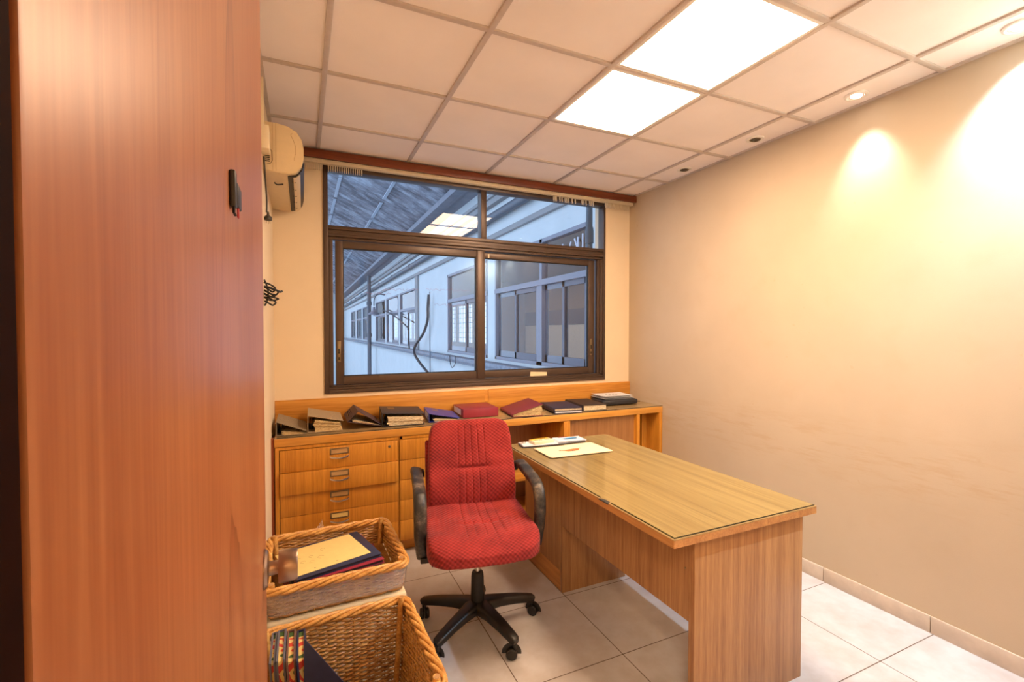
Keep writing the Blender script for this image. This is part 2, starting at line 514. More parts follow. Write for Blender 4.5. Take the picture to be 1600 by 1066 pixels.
struct('baseboard_right', (lambda bm: [box(bm, (XR - .010, .17 + .5046 * k + .002, 0), (XR, min(.17 + .5046 * (k + 1), YB) - .001, .082), .0015) for k in range(7)] and bm)(nb()), 'skirting')
struct('baseboard_left', B(((XL, YF, 0), (XL + .010, YB, .082)), bev=.001), 'skirting')
struct('baseboard_back', B(((XL + .01, YB - .010, 0), (XR - .01, YB, .082)), bev=.001), 'skirting')

# light panels
for k, (y0, y1, lab) in enumerate(((GY[2], GY[1], 'lit square ceiling light panel, the one nearer the window'),
                                   (GY[3], GY[2], 'lit square ceiling light panel farther from the window, cut by the frame top'))):
    t = thing('ceiling_light', lab, 'ceiling light', ((PX0 + PX1) / 2, (y0 + y1) / 2, H), 0, 'square light panels in the ceiling')
    h = .288
    fr = nb()
    for lo, hi in (((-h, -h, 0), (h, -h + .015, .012)), ((-h, h - .015, 0), (h, h, .012)), ((-h, -h + .015, 0), (-h + .015, h - .015, .012)), ((h - .015, -h + .015, 0), (h, h - .015, .012))):
        box(fr, lo, hi, .001)
    obj('frame', fr, 'white_trim', t)
    obj('diffuser', B(((-h + .015, -h + .015, .006), (h - .015, h - .015, .010))), 'panel', t)
    obj('housing', B(((-h, -h, .012), (h, -h + .01, .12)), ((-h, h - .01, .012), (h, h, .12)), ((-h, -h + .01, .012), (-h + .01, h - .01, .12)), ((h - .01, -h + .01, .012), (h, h - .01, .12)), ((-h, -h, .12), (h, h, .128))), 'white_trim', t)

# fill lamp added in the corridor behind the doorway, out of view
t = thing('ceiling_light', 'added fill light, unseen on the corridor ceiling outside the door', 'ceiling light', (-.45, -.65, H - .012), 0)
obj('frame', B(((-.30, -.30, 0), (.30, -.285, .012)), ((-.30, .285, 0), (.30, .30, .012)), ((-.30, -.285, 0), (-.285, .285, .012)), ((.285, -.285, 0), (.30, .285, .012))), 'white_trim', t)
obj('diffuser', B(((-.285, -.285, .003), (.285, .285, .010))), 'corridor_fill', t)

# recessed spots
def spot(y, x, lab, mat, glow=None):
    t = thing('recessed_spotlight', lab, 'spotlight', (x, y, H + .008), 0, 'recessed spotlights along the right wall')
    obj('trim_ring', lathe(nb(), [(.034, -.004), (.034, -.007), (.044, -.010), (.052, -.007), (.053, .0), (.034, 0), (.034, -.004)], 32, cap=False), 'white_trim', t)
    obj('gimbal_ring', lathe(nb(), [(.026, -.002), (.026, -.0065), (.033, -.0065), (.033, -.002), (.026, -.002)], 32, tf((0, 0, 0), (0, .12, 0)), cap=False), 'white_trim' if glow else 'tin', t)
    obj('bulb', lathe(nb(), [(.0005, -.0055), (.018, -.005), (.0255, -.003), (.0255, .0)], 28), mat, t)
    if glow:
        col, w, size, blend, tilt = glow
        ld = bpy.data.lights.new('spotlight_beam', 'SPOT'); lo = bpy.data.objects.new('spotlight_beam', ld); COL.objects.link(lo)
        ld.color = col; ld.energy = w; ld.spot_size = R(size); ld.spot_blend = blend; ld.shadow_soft_size = .022
        lo.parent = t; lo.location = (0, 0, -.03); lo.rotation_euler = (0, R(tilt), 0)
    return t
spot(.878, 2.625, 'brightest cool white recessed spotlight, at the right edge of the ceiling', 'bulb_cool', (SPOT_COOL, SPOT_COOL_W, 90, 1.0, -16))
spot(.278, 2.620, 'added unseen cool white recessed spotlight nearest the doorway wall', 'bulb_cool', (SPOT_COOL, SPOT_COOL_W * 1.95, 130, .6, 10))  # added out of view for cool fill on desk leg and floor
spot(1.48, 2.629, 'lit warm white recessed spotlight beside the light panels', 'bulb_warm', (SPOT_WARM, SPOT_WARM_W, 66, 1.0, -12))
spot(2.077, 2.636, 'unlit recessed spotlight next after the lit warm one', 'bulb_off')
spot(2.681, 2.640, 'unlit recessed spotlight nearest the window wall', 'bulb_off')

# ------------------------------------------------------------------ window
win = struct('window_1', B(), None) if False else bpy.data.objects.new('window_1', None)
COL.objects.link(win); win['kind'] = 'structure'; win.location = (0, YB, 0)
f = nb(); y0, y1 = -.012, .075
box(f, (.135, y0, 1.02), (.166, y1, 2.655), .002); box(f, (2.466, y0, 1.02), (2.485, y1, 2.655), .002)
box(f, (.166, y0, 2.575), (2.466, y1, 2.655), .002)
box(f, (.166, y0, 1.02), (2.466, y1, 1.045), .002)
box(f, (.166, y0 + .012, 1.045), (2.466, y1, 1.062), .002)
box(f, (.166, y0 + .026, 1.062), (2.466, y1, 1.076), .002)
box(f, (.166, y0, 2.168), (2.466, y1, 2.194), .002)
box(f, (.166, y0 + .010, 2.140), (2.466, y1, 2.168), .002)
box(f, (.166, y0, 2.120), (2.466, y1, 2.140), .002)
box(f, (.166, y0 + .016, 2.100), (2.466, y1, 2.120), .002)
box(f, (1.297, y0 + .004, 2.194), (1.343, y1, 2.575), .002)
box(f, (.166, y0 + .014, 1.076), (.196, y1, 2.10), .002)
box(f, (2.440, y0 + .010, 1.076), (2.466, y1, 2.10), .002)
box(f, (2.415, y0 + .024, 1.076), (2.440, y1, 2.10), .002)
obj('frame', f, 'bronze', win)
def sash(name, xa, xb, ga, gb, za, zb, gza, gzb, ya, yb, latchx):
    s = nb()
    box(s, (xa, ya, za), (ga, yb, zb), .003); box(s, (gb, ya, za), (xb, yb, zb), .003)
    box(s, (ga, ya, za), (gb, yb, gza), .003); box(s, (ga, ya, gzb), (gb, yb, zb), .003)
    o = obj(name, s, 'bronze', win)
    g = nb()
    for lo, hi in (((ga, ya + .008, gza), (ga + .006, yb - .002, gzb)), ((gb - .006, ya + .008, gza), (gb, yb - .002, gzb)), ((ga, ya + .008, gza), (gb, yb - .002, gza + .006)), ((ga, ya + .008, gzb - .006), (gb, yb - .002, gzb))):
        box(g, lo, hi)
    obj('gasket', g, 'rubber', o)
    obj('pane', B(((ga, (ya + yb) / 2, gza), (gb, (ya + yb) / 2 + .005, gzb))), 'glass', o)
    l = nb(); box(l, (latchx - .012, ya - .004, 1.24), (latchx + .012, ya + .002, 1.388), .002)
    lo_ = obj('latch', l, 'tin', o); lo_['label'] = 'dull metal latch plate'
    l2 = nb(); box(l2, (latchx - .006, ya - .007, 1.30), (latchx + .006, ya - .0042, 1.335), .001); box(l2, (latchx - .005, ya - .005, 1.255), (latchx + .005, ya - .0042, 1.275))
    # the catch is set into the latch plate
    obj('catch', l2, 'black', o)
    return o
sash('sliding_sash', .211, 1.325, .262, 1.262, 1.078, 2.096, 1.138, 2.045, .008, .034, .232)
sash('sliding_sash', 1.262, 2.402, 1.338, 2.338, 1.078, 2.096, 1.134, 2.048, .040, .066, 2.366)
st = nb(); box(st, (1.268, .0, 1.078), (1.332, .039, 2.098), .004)
obj('meeting_stile', st, 'bronze', win)
for xa, xb in ((.166, 1.297), (1.343, 2.466)):
    obj('pane', B(((xa, .035, 2.194), (xb, .040, 2.575))), 'glass', win)
tl = nb(); prism(tl, [(1.753, 1.068), (1.756, 1.110), (1.760, 1.114), (1.912, 1.106), (1.917, 1.098), (1.914, 1.062), (1.905, 1.060)], 'y', .0392, .0402)
o = tag(obj('paper_label', tl, 'paper_cream', None, loc=(0, YB - .001, 0)), 'torn cream paper label stuck on the bottom rail of the right sash', 'label')
sm = nb(); box(sm, (1.372, .0392, 2.052), (1.384, .0402, 2.082))
tag(obj('tape_piece', sm, 'paper_cream', None, loc=(0, YB - .001, 0)), 'small strip of tape at the top left of the right sash', 'tape')
# illegible red marker lines written on the left pane
rn = random.Random(3)
t = thing('marker_writing', 'faint red handwriting on the left window pane', 'writing', (0, YB - .0025, 0))
for zz, xa, xb in ((1.765, .52, .80), (1.772, .86, 1.22), (1.735, .42, .60), (1.655, .92, 1.20)):
    pts = []; x = xa
    while x < xb:
        pts.append((x, .0195, zz + (x - .5) * .012 + rn.uniform(-.011, .011))); x += rn.choice((.004, .007, .011))
    mk = nb(); tube(mk, pts, .0008, 4)
    obj('written_line', mk, 'marker_red', t)

# pelmet board + blind rail
struct('trim_3', B(((XL, 3.372, 2.618), (XR, 3.392, H - .002)), bev=.002), 'red_wood')
t = thing('blind_rail', 'cream vertical blind head rail with bare carriers under the pelmet board', 'blind rail', (0, 3.42, 2.62))
rb = nb()
box(rb, (.02, -.022, -.024), (2.74, .022, .0), .002)
for yy in (-.0225, -.013, .006): box(rb, (.02, yy - .001, -.027), (2.74, yy + .003, -.022))
obj('rail', rb, 'blind_rail', t)
cx = [.03 + .012 * k for k in range(9)] + [.170 + .0145 * k for k in range(16)] + [1.93, 1.942, 1.952, 1.985, 2.01, 2.04, 2.055, 2.072, 2.11, 2.14, 2.205, 2.225, 2.25, 2.285, 2.30, 2.32] + [2.45 + .013 * k for k in range(20)]
proto = None
for k, x in enumerate(cx):
    if proto is None:
        c = nb(); box(c, (-.003, -.007, -.030), (.003, .007, 0), .001); box(c, (-.002, -.010, -.046), (.002, .002, -.028), .0008)
        proto = obj('carrier', c, 'blind_rail', t); q = proto
    else:
        q = proto.copy(); COL.objects.link(q); q.parent = t
    q.location = (x, random.uniform(-.004, .004), -.026 + random.uniform(-.002, .002))

# ------------------------------------------------------------------ open door on the left
d = bpy.data.objects.new('door_1', None); COL.objects.link(d); d['kind'] = 'structure'; d.location = (DX0, .167, 0)
lf = nb(); box(lf, (-.04, 0, .01), (0, .825, 2.462), .002)
obj('door_leaf', lf, 'door', d)
kn = nb(); mt = tf((0, .765, 1.032), (0, PI / 2, 0))
lathe(kn, [(.034, 0), (.034, .003), (.030, .007), (.013, .009), (.0115, .022), (.012, .024)], 32, mt)
obj('rosette', kn, 'knob_metal', d)
kk = nb(); lathe(kk, [(.010, .023), (.0275, .024), (.0285, .026), (.0275, .053), (.0265, .055), (.005, .0555)], 36, mt)
obj('door_knob', kk, 'knob_metal', d)
kc = nb(); box(kc, (0, .386, 1.588), (.006, .400, 1.626), .002); box(kc, (.003, .398, 1.592), (.007, .430, 1.616), .002)
tube(kc, [(.004, .39, 1.589), (.004, .388, 1.582), (.005, .392, 1.580)], .0015, 6)
h = obj('door_catch', kc, 'black_plastic', d); h['label'] = 'black catch screwed to the door face'
obj('plastic_tab', B(((.004, .412, 1.582), (.006, .418, 1.593)), bev=.001), 'red_plastic', h)
for z in (.25, 1.25, 2.2):
    hb = nb(); lathe(hb, [(.007, -.05), (.007, .05)], 12, tf((-.006, -.004, z)))
    obj('hinge', hb, 'tin', d)

# reddish board upright between cabinet and left wall
struct('trim_4', B(((XL, 3.03, 0), (XL + .015, 3.06, .83)), bev=.001), 'red_wood_z')

# ------------------------------------------------------------------ wall unit under the window
ZT = .829
YFR = 3.02
bsp = nb()
box(bsp, (XL + .001, YB - .02, ZT), (1.322, YB - .001, .992), .0015); box(bsp, (1.352, YB - .02, ZT), (XR - .001, YB - .001, .992), .0015)
box(bsp, (1.322, YB - .012, ZT), (1.352, YB - .001, .990), .001)
struct('trim_5', bsp, 'oak_rail')
t = thing('worktop', 'long oak worktop under the window with brown laminate surface', 'worktop', (0, 0, 0))
wt = nb(); box(wt, (XL + .017, YFR, ZT - .052), (XR - .002, YFR + .022, ZT - .004), .0015); box(wt, (XL + .017, YFR + .022, ZT - .04), (XR - .002, YB - .021, ZT - .004))
obj('board', wt, 'oak_rail', t)
obj('laminate_surface', B(((XL + .017, YFR + .002, ZT - .004), (XR - .002, YB - .021, ZT - .001))), 'brown_laminate', t)
g = nb(); box(g, (XL + .03, YFR + .001, ZT - .0008), (XR - .004, YB - .03, ZT + .0032), .0006)
gl = tag(obj('glass_sheet', g, 'desk_glass'), 'clear glass sheet covering the long worktop under the window', 'glass sheet')
ge = nb(); box(ge, (XL + .03, YFR + .0005, ZT - .0006), (XR - .004, YFR + .0012, ZT + .003))
obj('ground_edge', ge, 'glass_edge', gl)
ZG = ZT + .0035

def drawer_cabinet(x0, x1, label, shown, pulled=None, stile=.022):
    t = thing('drawer_cabinet', label, 'cabinet', (x0, YFR, 0), 0, 'drawer cabinets under the worktop')
    w = x1 - x0
    c = nb(); box(c, (0, 0 if stile > .01 else .022, .0), (max(stile, .012), .41, ZT - .055), .001); box(c, (w - .004, .004, .088), (w, .41, ZT - .055)); box(c, (.022, .39, .09), (w - .004, .41, ZT - .055))
    box(c, (.022, .004, ZT - .072), (w - .004, .39, ZT - .055)); box(c, (.022, .02, .078), (w - .004, .39, .092))
    obj('carcass', c, 'oak_front', t)
    obj('plinth', B(((.022, .078, 0), (w, .092, .078)), bev=.001), 'oak_rail', t)
    n = 5; top = .753; step = .1325
    for k in range(n):
        yo = -.018 if (pulled is not None and k == pulled) else (-.004 if k == 0 else 0)
        dr = obj('drawer', None or (lambda bm: box(bm, (stile + .004, 0, top - step * (k + 1) + .0025), (w - .007, .018, top - step * k), .0012))(nb()), 'oak_front', t, loc=(0, yo, 0))
        db = nb(); zb = top - step * (k + 1) + .012
        for lo, hi in (((.04, .018, zb), (.05, .36, zb + .09)), ((w - .03, .018, zb), (w - .02, .36, zb + .09)), ((.05, .018, zb), (w - .03, .36, zb + .006)), ((.05, .35, zb + .006), (w - .03, .36, zb + .09))): box(db, lo, hi)
        obj('drawer_box', db, 'dark_oak', dr)
        hx = w * .495; hz = top - step * k - .030
        fr = nb()
        for lo, hi in (((-.055, -.0025, -.019), (-.047, 0, .019)), ((.047, -.0025, -.019), (.055, 0, .019)), ((-.047, -.0025, .012), (.047, 0, .019)), ((-.047, -.0025, -.019), (.047, 0, -.012))):
            box(fr, lo, hi, .0006)
        q = obj('label_holder', fr, 'tin', dr, loc=(hx, 0, hz)); q['label'] = 'metal label frame'
        q2 = obj('label_card', B(((-.047, -.001, -.012), (.047, -.0002, .012))), 'manila' if k == 3 else 'card_tan', dr, loc=(hx, 0, hz))
        hd = nb()
        pts = [(-.054, -.001, -.033)] + [(-.054 + .108 * i / 10, -.004 - .014 * math.sin(PI * i / 10), -.034 - .007 * math.sin(PI * i / 10)) for i in range(1, 10)] + [(.054, -.001, -.033)]
        sweep(hd, pts, rrect(.004, .010, .0015, 2))
        q3 = obj('handle', hd, 'steel', dr, loc=(hx, 0, hz)); q3['label'] = 'chrome bow handle'
        if k == 0:
            lk = nb(); lathe(lk, [(.009, 0), (.009, .003), (.006, .004)], 16, tf((w - .06, 0, top - .034), (PI / 2, 0, 0)))
            obj('lock', lk, 'tin', dr)
    return t
drawer_cabinet(-.155, .560, 'oak cabinet of five drawers at the left end, behind the baskets', 5, 1)
drawer_cabinet(.562, 1.20, 'oak cabinet of five drawers behind the red chair', 5, None, .0)

t = thing('open_shelf_unit', 'open oak shelf unit between the drawers and the desk end', 'shelf', (1.202, YFR, 0))
c = nb(); w = .648
box(c, (0, 0, 0), (.02, .41, ZT - .055)); box(c, (w - .055, 0, 0), (w, .41, ZT - .055), .0015); box(c, (.02, .012, 0), (w - .055, .03, .08))
obj('side_panel', c, 'oak_front', t)
obj('shelf', B(((.02, .02, .36), (w - .055, .395, .382)), bev=.001), 'oak_rail', t)
obj('shelf', B(((.02, .012, .08), (w - .055, .395, .10)), bev=.001), 'oak_rail', t)
obj('back_panel', B(((.02, .395, .1), (w - .055, .41, ZT - .055))), 'dark_oak', t)
t = thing('kneehole_unit', 'wide open oak bay with a plain brown back panel behind the desk', 'shelf', (1.852, YFR, 0))
obj('back_panel', B(((0, .035, 0), (.632, .05, ZT - .055))), 'dark_oak', t)
obj('side_panel', B(((.632, 0, 0), (.665, .41, ZT - .055)), bev=.001), 'oak_front', t)
t = thing('end_bay', 'narrow open oak bay at the right wall end of the worktop', 'shelf', (2.519, YFR, 0))
obj('side_panel', B(((.200, 0, 0), (.234, .41, ZT - .055)), bev=.001), 'oak_front', t)
obj('inner_panel', B(((.155, .16, 0), (.200, .41, ZT - .055)), bev=.001), 'oak_front', t)
obj('back_panel', B(((0, .40, 0), (.155, .41, ZT - .055))), 'dark_oak', t)

# ------------------------------------------------------------------ desk
DZ = .735
t = thing('desk', 'oak veneer desk with panel leg standing out from the worktop', 'desk', (0, 0, 0))
top = nb()
poly = []
x0, x1, ya, yb = 1.163, 1.937, 1.215, 2.685
for cx_, cy_, a0, r in ((x1 - .006, yb - .006, 0, .03), (x0 + .006, yb - .006, 90, .006), (x0 + .006, ya + .006, 180, .006), (x1 - .006, ya + .006, 270, .006)):
    cx_ = cx_ if r < .02 else x1 - r; cy_ = cy_ if r < .02 else yb - r
    for i in range(5):
        a = R(a0 + 90 * i / 4); poly.append((cx_ + r * math.cos(a), cy_ + r * math.sin(a)))
prism(top, poly, 'z', DZ - .003, DZ)
obj('desk_top', top, 'oak_top', t)
te = nb(); prism(te, poly, 'z', DZ - .030, DZ - .003)
obj('top_edging', te, 'oak_edge', t)
obj('panel_leg', B(((1.302, 1.254, 0), (1.905, 1.284, DZ - .030)), bev=.0012), 'oak_desk', t)
obj('modesty_panel', B(((1.302, 1.284, .375), (1.322, 2.207, DZ - .030))), 'oak_desk', t)
p = nb(); box(p, (1.302, 2.207, 0), (1.735, 2.225, DZ - .030), .001); box(p, (1.302, 2.655, 0), (1.735, 2.673, DZ - .030), .001)
box(p, (1.717, 2.225, 0), (1.735, 2.655, DZ - .030)); box(p, (1.322, 2.225, .10), (1.717, 2.655, .115))
obj('pedestal', p, 'oak_desk', t)
dr = obj('pedestal_door', B(((1.300, 2.228, .118), (1.318, 2.652, DZ - .034)), bev=.0012), 'oak_desk', t)
obj('pedestal_plinth', B(((1.306, 2.227, 0), (1.322, 2.653, .112)), bev=.001), 'oak_edge', t)
sc = nb(); lathe(sc, [(.004, 0), (.004, .002), (.002, .003)], 10, tf((1.3015, 1.30, .57), (0, -PI / 2, 0)))
obj('screw', sc, 'tin', t)
g = nb()
prism(g, [(1.172, 1.222), (1.928, 1.222), (1.928, 2.60), (1.90, 2.66), (1.172, 2.66), (1.172, 1.66), (1.181, 1.645), (1.184, 1.60), (1.172, 1.585)], 'z', DZ + .0005, DZ + .0055)
gd = tag(obj('glass_sheet', g, 'desk_glass'), 'clear glass sheet with a chipped edge lying on the desk', 'glass sheet')
ge = nb(); box(ge, (1.172, 1.2212, DZ + .0008), (1.928, 1.2219, DZ + .0052)); box(ge, (1.1712, 1.222, DZ + .0008), (1.1719, 1.585, DZ + .0052)); box(ge, (1.1712, 1.66, DZ + .0008), (1.1719, 2.66, DZ + .0052))
obj('ground_edge', ge, 'glass_edge', gd)
ch = nb(); prism(ch, [(1.160, 1.66), (1.172, 1.655), (1.180, 1.63), (1.178, 1.60), (1.160, 1.59)], 'z', DZ - .004, DZ + .0004)
q = obj('chipped_edge', ch, 'ink_dark', t); q['label'] = 'dark chipped patch on the desk edge'
ZD = DZ + .006

# papers on the desk
def sheet(bm, w, h, z, mat, rr=None, n=8, curl=.003):
    rr = rr or random.Random(1)
    vs = {}
    for s, zz in ((0, 0), (1, .0006)):
        for i in range(n + 1):
            for j in range(n + 1):
                x = w * (i / n - .5); y = h * (j / n - .5)
                c = curl * ((2 * i / n - 1) ** 4 + (2 * j / n - 1) ** 4) * .5
                vs[s, i, j] = bm.verts.new(mat @ Vector((x, y, z + zz + c)))
    for i in range(n):
        for j in range(n):
            bm.faces.new([vs[1, i, j], vs[1, i + 1, j], vs[1, i + 1, j + 1], vs[1, i, j + 1]])
            bm.faces.new([vs[0, i, j], vs[0, i, j + 1], vs[0, i + 1, j + 1], vs[0, i + 1, j]])
    for i in range(n):
        bm.faces.new([vs[0, i, 0], vs[0, i + 1, 0], vs[1, i + 1, 0], vs[1, i, 0]])
        bm.faces.new([vs[0, i, n], vs[1, i, n], vs[1, i + 1, n], vs[0, i + 1, n]])
        bm.faces.new([vs[0, 0, i], vs[1, 0, i], vs[1, 0, i + 1], vs[0, 0, i + 1]])
        bm.faces.new([vs[0, n, i], vs[0, n, i + 1], vs[1, n, i + 1], vs[1, n, i]])
    return bm
t = thing('clipboard', 'clipboard with white sheets at the left rear of the desk', 'clipboard', (1.36, 2.60, ZD), R(-6))
obj('board', (lambda b: box(b, (-.125, -.055, 0), (.12, .05, .004), .002))(nb()), 'cov_slate', t)
b = nb(); box(b, (-.12, -.052, .004), (.115, .047, .009)); obj('paper_sheets', b, 'paper', t)
b = nb(); tube(b, [(-.112 + .010 * math.cos(a), .012 + .012 * math.sin(a), .012) for a in [i * PI / 6 for i in range(12)]], .0018, 6, True)
tube(b, [(-.092 + .010 * math.cos(a), .016 + .010 * math.sin(a), .014) for a in [i * PI / 6 for i in range(12)]], .0018, 6, True); box(b, (-.118, .002, .0092), (-.086, .026, .0108), .0006)
obj('clip', b, 'steel', t)
t = thing('paper_stack', 'pile of white papers behind the clipboard at the rear of the desk', 'papers', (1.57, 2.60, ZD), R(-4))
b = nb(); rr = random.Random(5)
for k in range(6): sheet(b, .20 + rr.uniform(-.02, .02), .125 + rr.uniform(-.015, .02), k * .0022 + .0002, tf((rr.uniform(-.012, .012), rr.uniform(-.008, .008), 0), (0, 0, rr.uniform(-.12, .12))), rr)
obj('sheets', b, 'paper', t)
b = nb(); prism(b, [(-.02, -.012), (.065, -.010), (.075, .012), (.05, .015), (-.01, .010), (-.03, .012)], 'z', .0165, .0172)
q = obj('printed_logo', b, 'cyan', t); q['label'] = 'blue print on the top sheet'
b = nb(); box(b, (-.04, .045, .013), (.02, .056, .0165), .001); obj('binding_strip', b, 'cov_maroon', t)
t = thing('card_box', 'small cream box with yellow stripe lying on the clipboard', 'box', (1.375, 2.592, ZD + .0092), R(4))
b = nb(); box(b, (-.072, -.036, 0), (.072, .036, .020), .003); obj('box_body', b, 'paper_cream', t)
b = nb(); box(b, (-.070, .008, .0201), (.060, .034, .0206)); q = obj('stripe', b, 'yellow', t); q['label'] = 'yellow stripe'
b = nb()
for x in (-.055, -.04, -.022, -.008, .02, .032, .044): box(b, (x, -.012, .0201), (x + .009, -.002, .0205))
obj('print', b, 'cov_slate', t)
b = nb(); box(b, (.0, .016, .0207), (.04, .026, .0212)); obj('print', b, 'ink_dark', t)
t = thing('card_folder', 'cream card folder with orange print on the desk glass', 'folder', (1.475, 2.385, ZD))
b = nb()
def fold(z, dx):
    prism(b, [(-.198 + dx, .120), (-.203 + dx, -.100), (-.195 + dx, -.108), (.205 + dx, -.123), (.203 + dx, .108), (.01, .112), (.005, .104)], 'z', z, z + .0012)
fold(.0002, 0); fold(.0024, .004)
obj('covers', b, 'paper_cream', t)
b = nb()
prism(b, [(-.085, .0), (-.06, -.008), (-.045, -.03), (.0, -.034), (.035, -.028), (.05, .006), (.02, .012), (-.03, .008), (-.06, .006)], 'z', .0038, .0043)
q = obj('print', b, 'orange', t); q['label'] = 'orange printed shape'
b = nb()
for x, y in ((-.088, .004), (.052, .008), (-.02, -.030), (.02, -.012)): box(b, (x, y - .004, .0044), (x + .012, y + .004, .0048))
obj('print', b, 'ink_dark', t)

# ------------------------------------------------------------------ binders and books on the worktop
def binder(loc, rotz, w, dpt, hs, ht, cov, label, spine_label=None, gold=False, pg='pages', tilt=0, fill=.7, sh=0.0):
    """lever arch file lying flat: spine face at -x, wedge falling to +x, open end towards -y"""
    t = thing('lever_arch_file', label, 'binder', loc, 0, 'files lying on the worktop', rot=(0, tilt, rotz))
    th = .003
    c = nb()
    outer = [(0, 0), (w, 0), (w, th), (th, th), (th, hs - th), (w, ht - th), (w, ht), (.0, hs)]
    prism(c, [(0, .0), (w, .0), (w, th), (0, th)], 'y', 0, dpt)
    prism(c, [(0, th), (th, th), (th + sh, hs - th), (sh, hs - th)], 'y', 0, dpt)
    prism(c, [(sh, hs), (sh, hs - th), (w, ht - th), (w, ht)], 'y', 0, dpt)
    obj('cover', c, cov, t)
    x0 = .035
    zt = lambda x, f: th + (hs + (ht - hs) * x / w - 2 * th) * f
    p = nb(); rr = random.Random(int(abs(loc[0]) * 1000))
    n = 6
    for k in range(n):
        f0, f1 = fill * k / n, fill * (k + .96) / n
        xa, xb = x0 + rr.uniform(-.008, .008), w - rr.uniform(.004, .02); yy = rr.uniform(.003, .014)
        prism(p, [(xa, zt(xa, f0)), (xb, zt(xb, f0)), (xb, zt(xb, f1)), (xa, zt(xa, f1))], 'y', yy, dpt - .01)
    obj('paper_block', p, pg, t)
    r_ = nb()
    for y in (dpt * .4, dpt * .65):
        tube(r_, [(.03, y, th), (.03, y, hs * .5), (.022, y, hs * .72), (.012, y, hs * .5), (.012, y, th)], .0022, 6)
    box(r_, (.008, dpt * .33, th), (.02, dpt * .72, th + .008)); tube(r_, [(.016, .06, th + .006), (.022, .03, hs * .45), (.024, .012, hs * .4)], .003, 6)
    obj('ring_mechanism', r_, 'black', t)
    if spine_label:
        b = nb(); box(b, (-.0008, dpt * spine_label[1], hs * spine_label[2]), (-.0001, dpt * spine_label[3], hs * spine_label[4]), 0)
        q = obj('spine_label', b, spine_label[0], t)
    b = nb(); lathe(b, [(.010, 0), (.010, .002), (.0065, .002), (.0065, 0)], 20, tf((-.0002, dpt * .16, hs * .5), (0, -PI / 2, 0)), cap=False); obj('finger_ring', b, 'tin', t)
    if gold:
        b = nb(); sl = math.atan2(ht - hs, w)
        for y in (dpt * .62, dpt * .78):
            box(b, (.05, y, .0002), (.095, y + .012, .001), 0, tf((0, 0, hs), (0, -sl, 0)))
        obj('edge_protector', b, 'gold', t)
    return t
binder((-.150, 3.075, ZG), 0, .165, .315, .086, .020, 'cov_grey', 'mottled grey brown file at the far left end of the worktop', fill=.3, pg='pages_old')
binder((.022, 3.095, ZG), R(-1), .205, .315, .108, .062, 'cov_beige', 'mottled beige file stuffed with yellowed papers, second from left', fill=.8, pg='pages_old')
binder((.254, 3.105, ZG + .046), R(0), .215, .30, .078, .010, 'cov_plum', 'tilted dark plum file, third from left', fill=.25, tilt=.19, sh=.05)
binder((.468, 3.095, ZG), R(-5), .275, .315, .088, .072, 'cov_black', 'black file full of papers with a gilt spine label', ('gold', .35, .25, .62, .8), True, fill=.75)
binder((.782, 3.112, ZG), R(-7), .215, .30, .060, .020, 'cov_blue', 'bright blue file with a white spine label, left of the chair back', ('label', .12, .15, .75, .85), True, fill=.4)
def boxfile():
    t = thing('box_file', 'crimson box file with a white spine label behind the chair back', 'binder', (1.045, 3.165, ZG), R(-2), 'files lying on the worktop')
    c = nb(); box(c, (0, 0, 0), (.27, .27, .062), .003); obj('case', c, 'cov_red', t)
    q = obj('spine_label', B(((-.0008, .06, .012), (-.0001, .25, .054))), 'label', t)
    b = nb(); box(b, (.262, .01, .02), (.2715, .26, .022)); obj('lid_seam', b, 'cov_dark', t)
boxfile()

def book(loc, rotz, w, dpt, h, cov, label, pg='pages', wedge=None, name='book', group='books lying on the worktop', stack=None, rot=None):
    t = thing(name, label, 'book', loc, rotz, group, rot=rot)
    th = .003; h2 = wedge if wedge else h
    c = nb()
    prism(c, [(0, 0), (w, 0), (w, th), (0, th)], 'y', 0, dpt)
    prism(c, [(0, h - th), (w, h2 - th), (w, h2), (0, h)], 'y', 0, dpt)
    pts = [(0, 0)] + [(-.006 * math.sin(PI * i / 6), h * i / 6) for i in range(1, 6)] + [(0, h), (th, h), (th, 0)]
    prism(c, pts, 'y', 0, dpt)
    obj('cover', c, cov, t)
    p = nb()
    if wedge:
        n = 9; rr = random.Random(4)
        for k in range(n):
            f = lambda x, q: th + (h + (h2 - h) * x / w - 2 * th) * q
            xb = w - .004 + rr.uniform(-.006, .004)
            prism(p, [(th, f(0, k / n)), (xb, f(w, k / n)), (xb, f(w, (k + .93) / n)), (th, f(0, (k + .95) / n))], 'y', .004 + rr.uniform(0, .005), dpt - .004)
    else:
        box(p, (th, .004, th), (w - .005, dpt - .004, h - th))
    obj('pages', p, pg, t)
    return t
book((1.388, 3.055, ZG), R(-7), .232, .33, .020, 'cov_maroon', 'thick maroon ledger bulging open, right of the chair back', 'pages_old', .085)
book((1.735, 3.050, ZG), R(-9), .225, .33, .018, 'cov_navy', 'navy book at the bottom of the pair beside the maroon ledger', 'paper')
book((1.733, 3.052, ZG + .0182), R(-9), .228, .335, .020, 'cov_navy', 'navy book with tan pages on top of the pair', 'pages')
book((1.996, 3.060, ZG), R(-6), .205, .335, .044, 'cov_dark', 'black brown book between the navy pair and the black folder', 'pages')
t = thing('zip_folder', 'padded black folder at the right end of the worktop', 'folder', (2.47, 3.305, ZG), R(-3), 'books lying on the worktop')
c = nb(); cushion(c, (.36, .25, .044), 6, 36); bmesh.ops.translate(c, vec=(0, 0, .0222), verts=c.verts); obj('case', c, 'cov_black', t)
c = nb(); tube(c, [(.181 * (1 if a in (0, 3) else -1), -.123 * (1 if a in (0, 1) else -1), .022) for a in (1, 0)], .0025, 6); obj('zip', c, 'black', t)
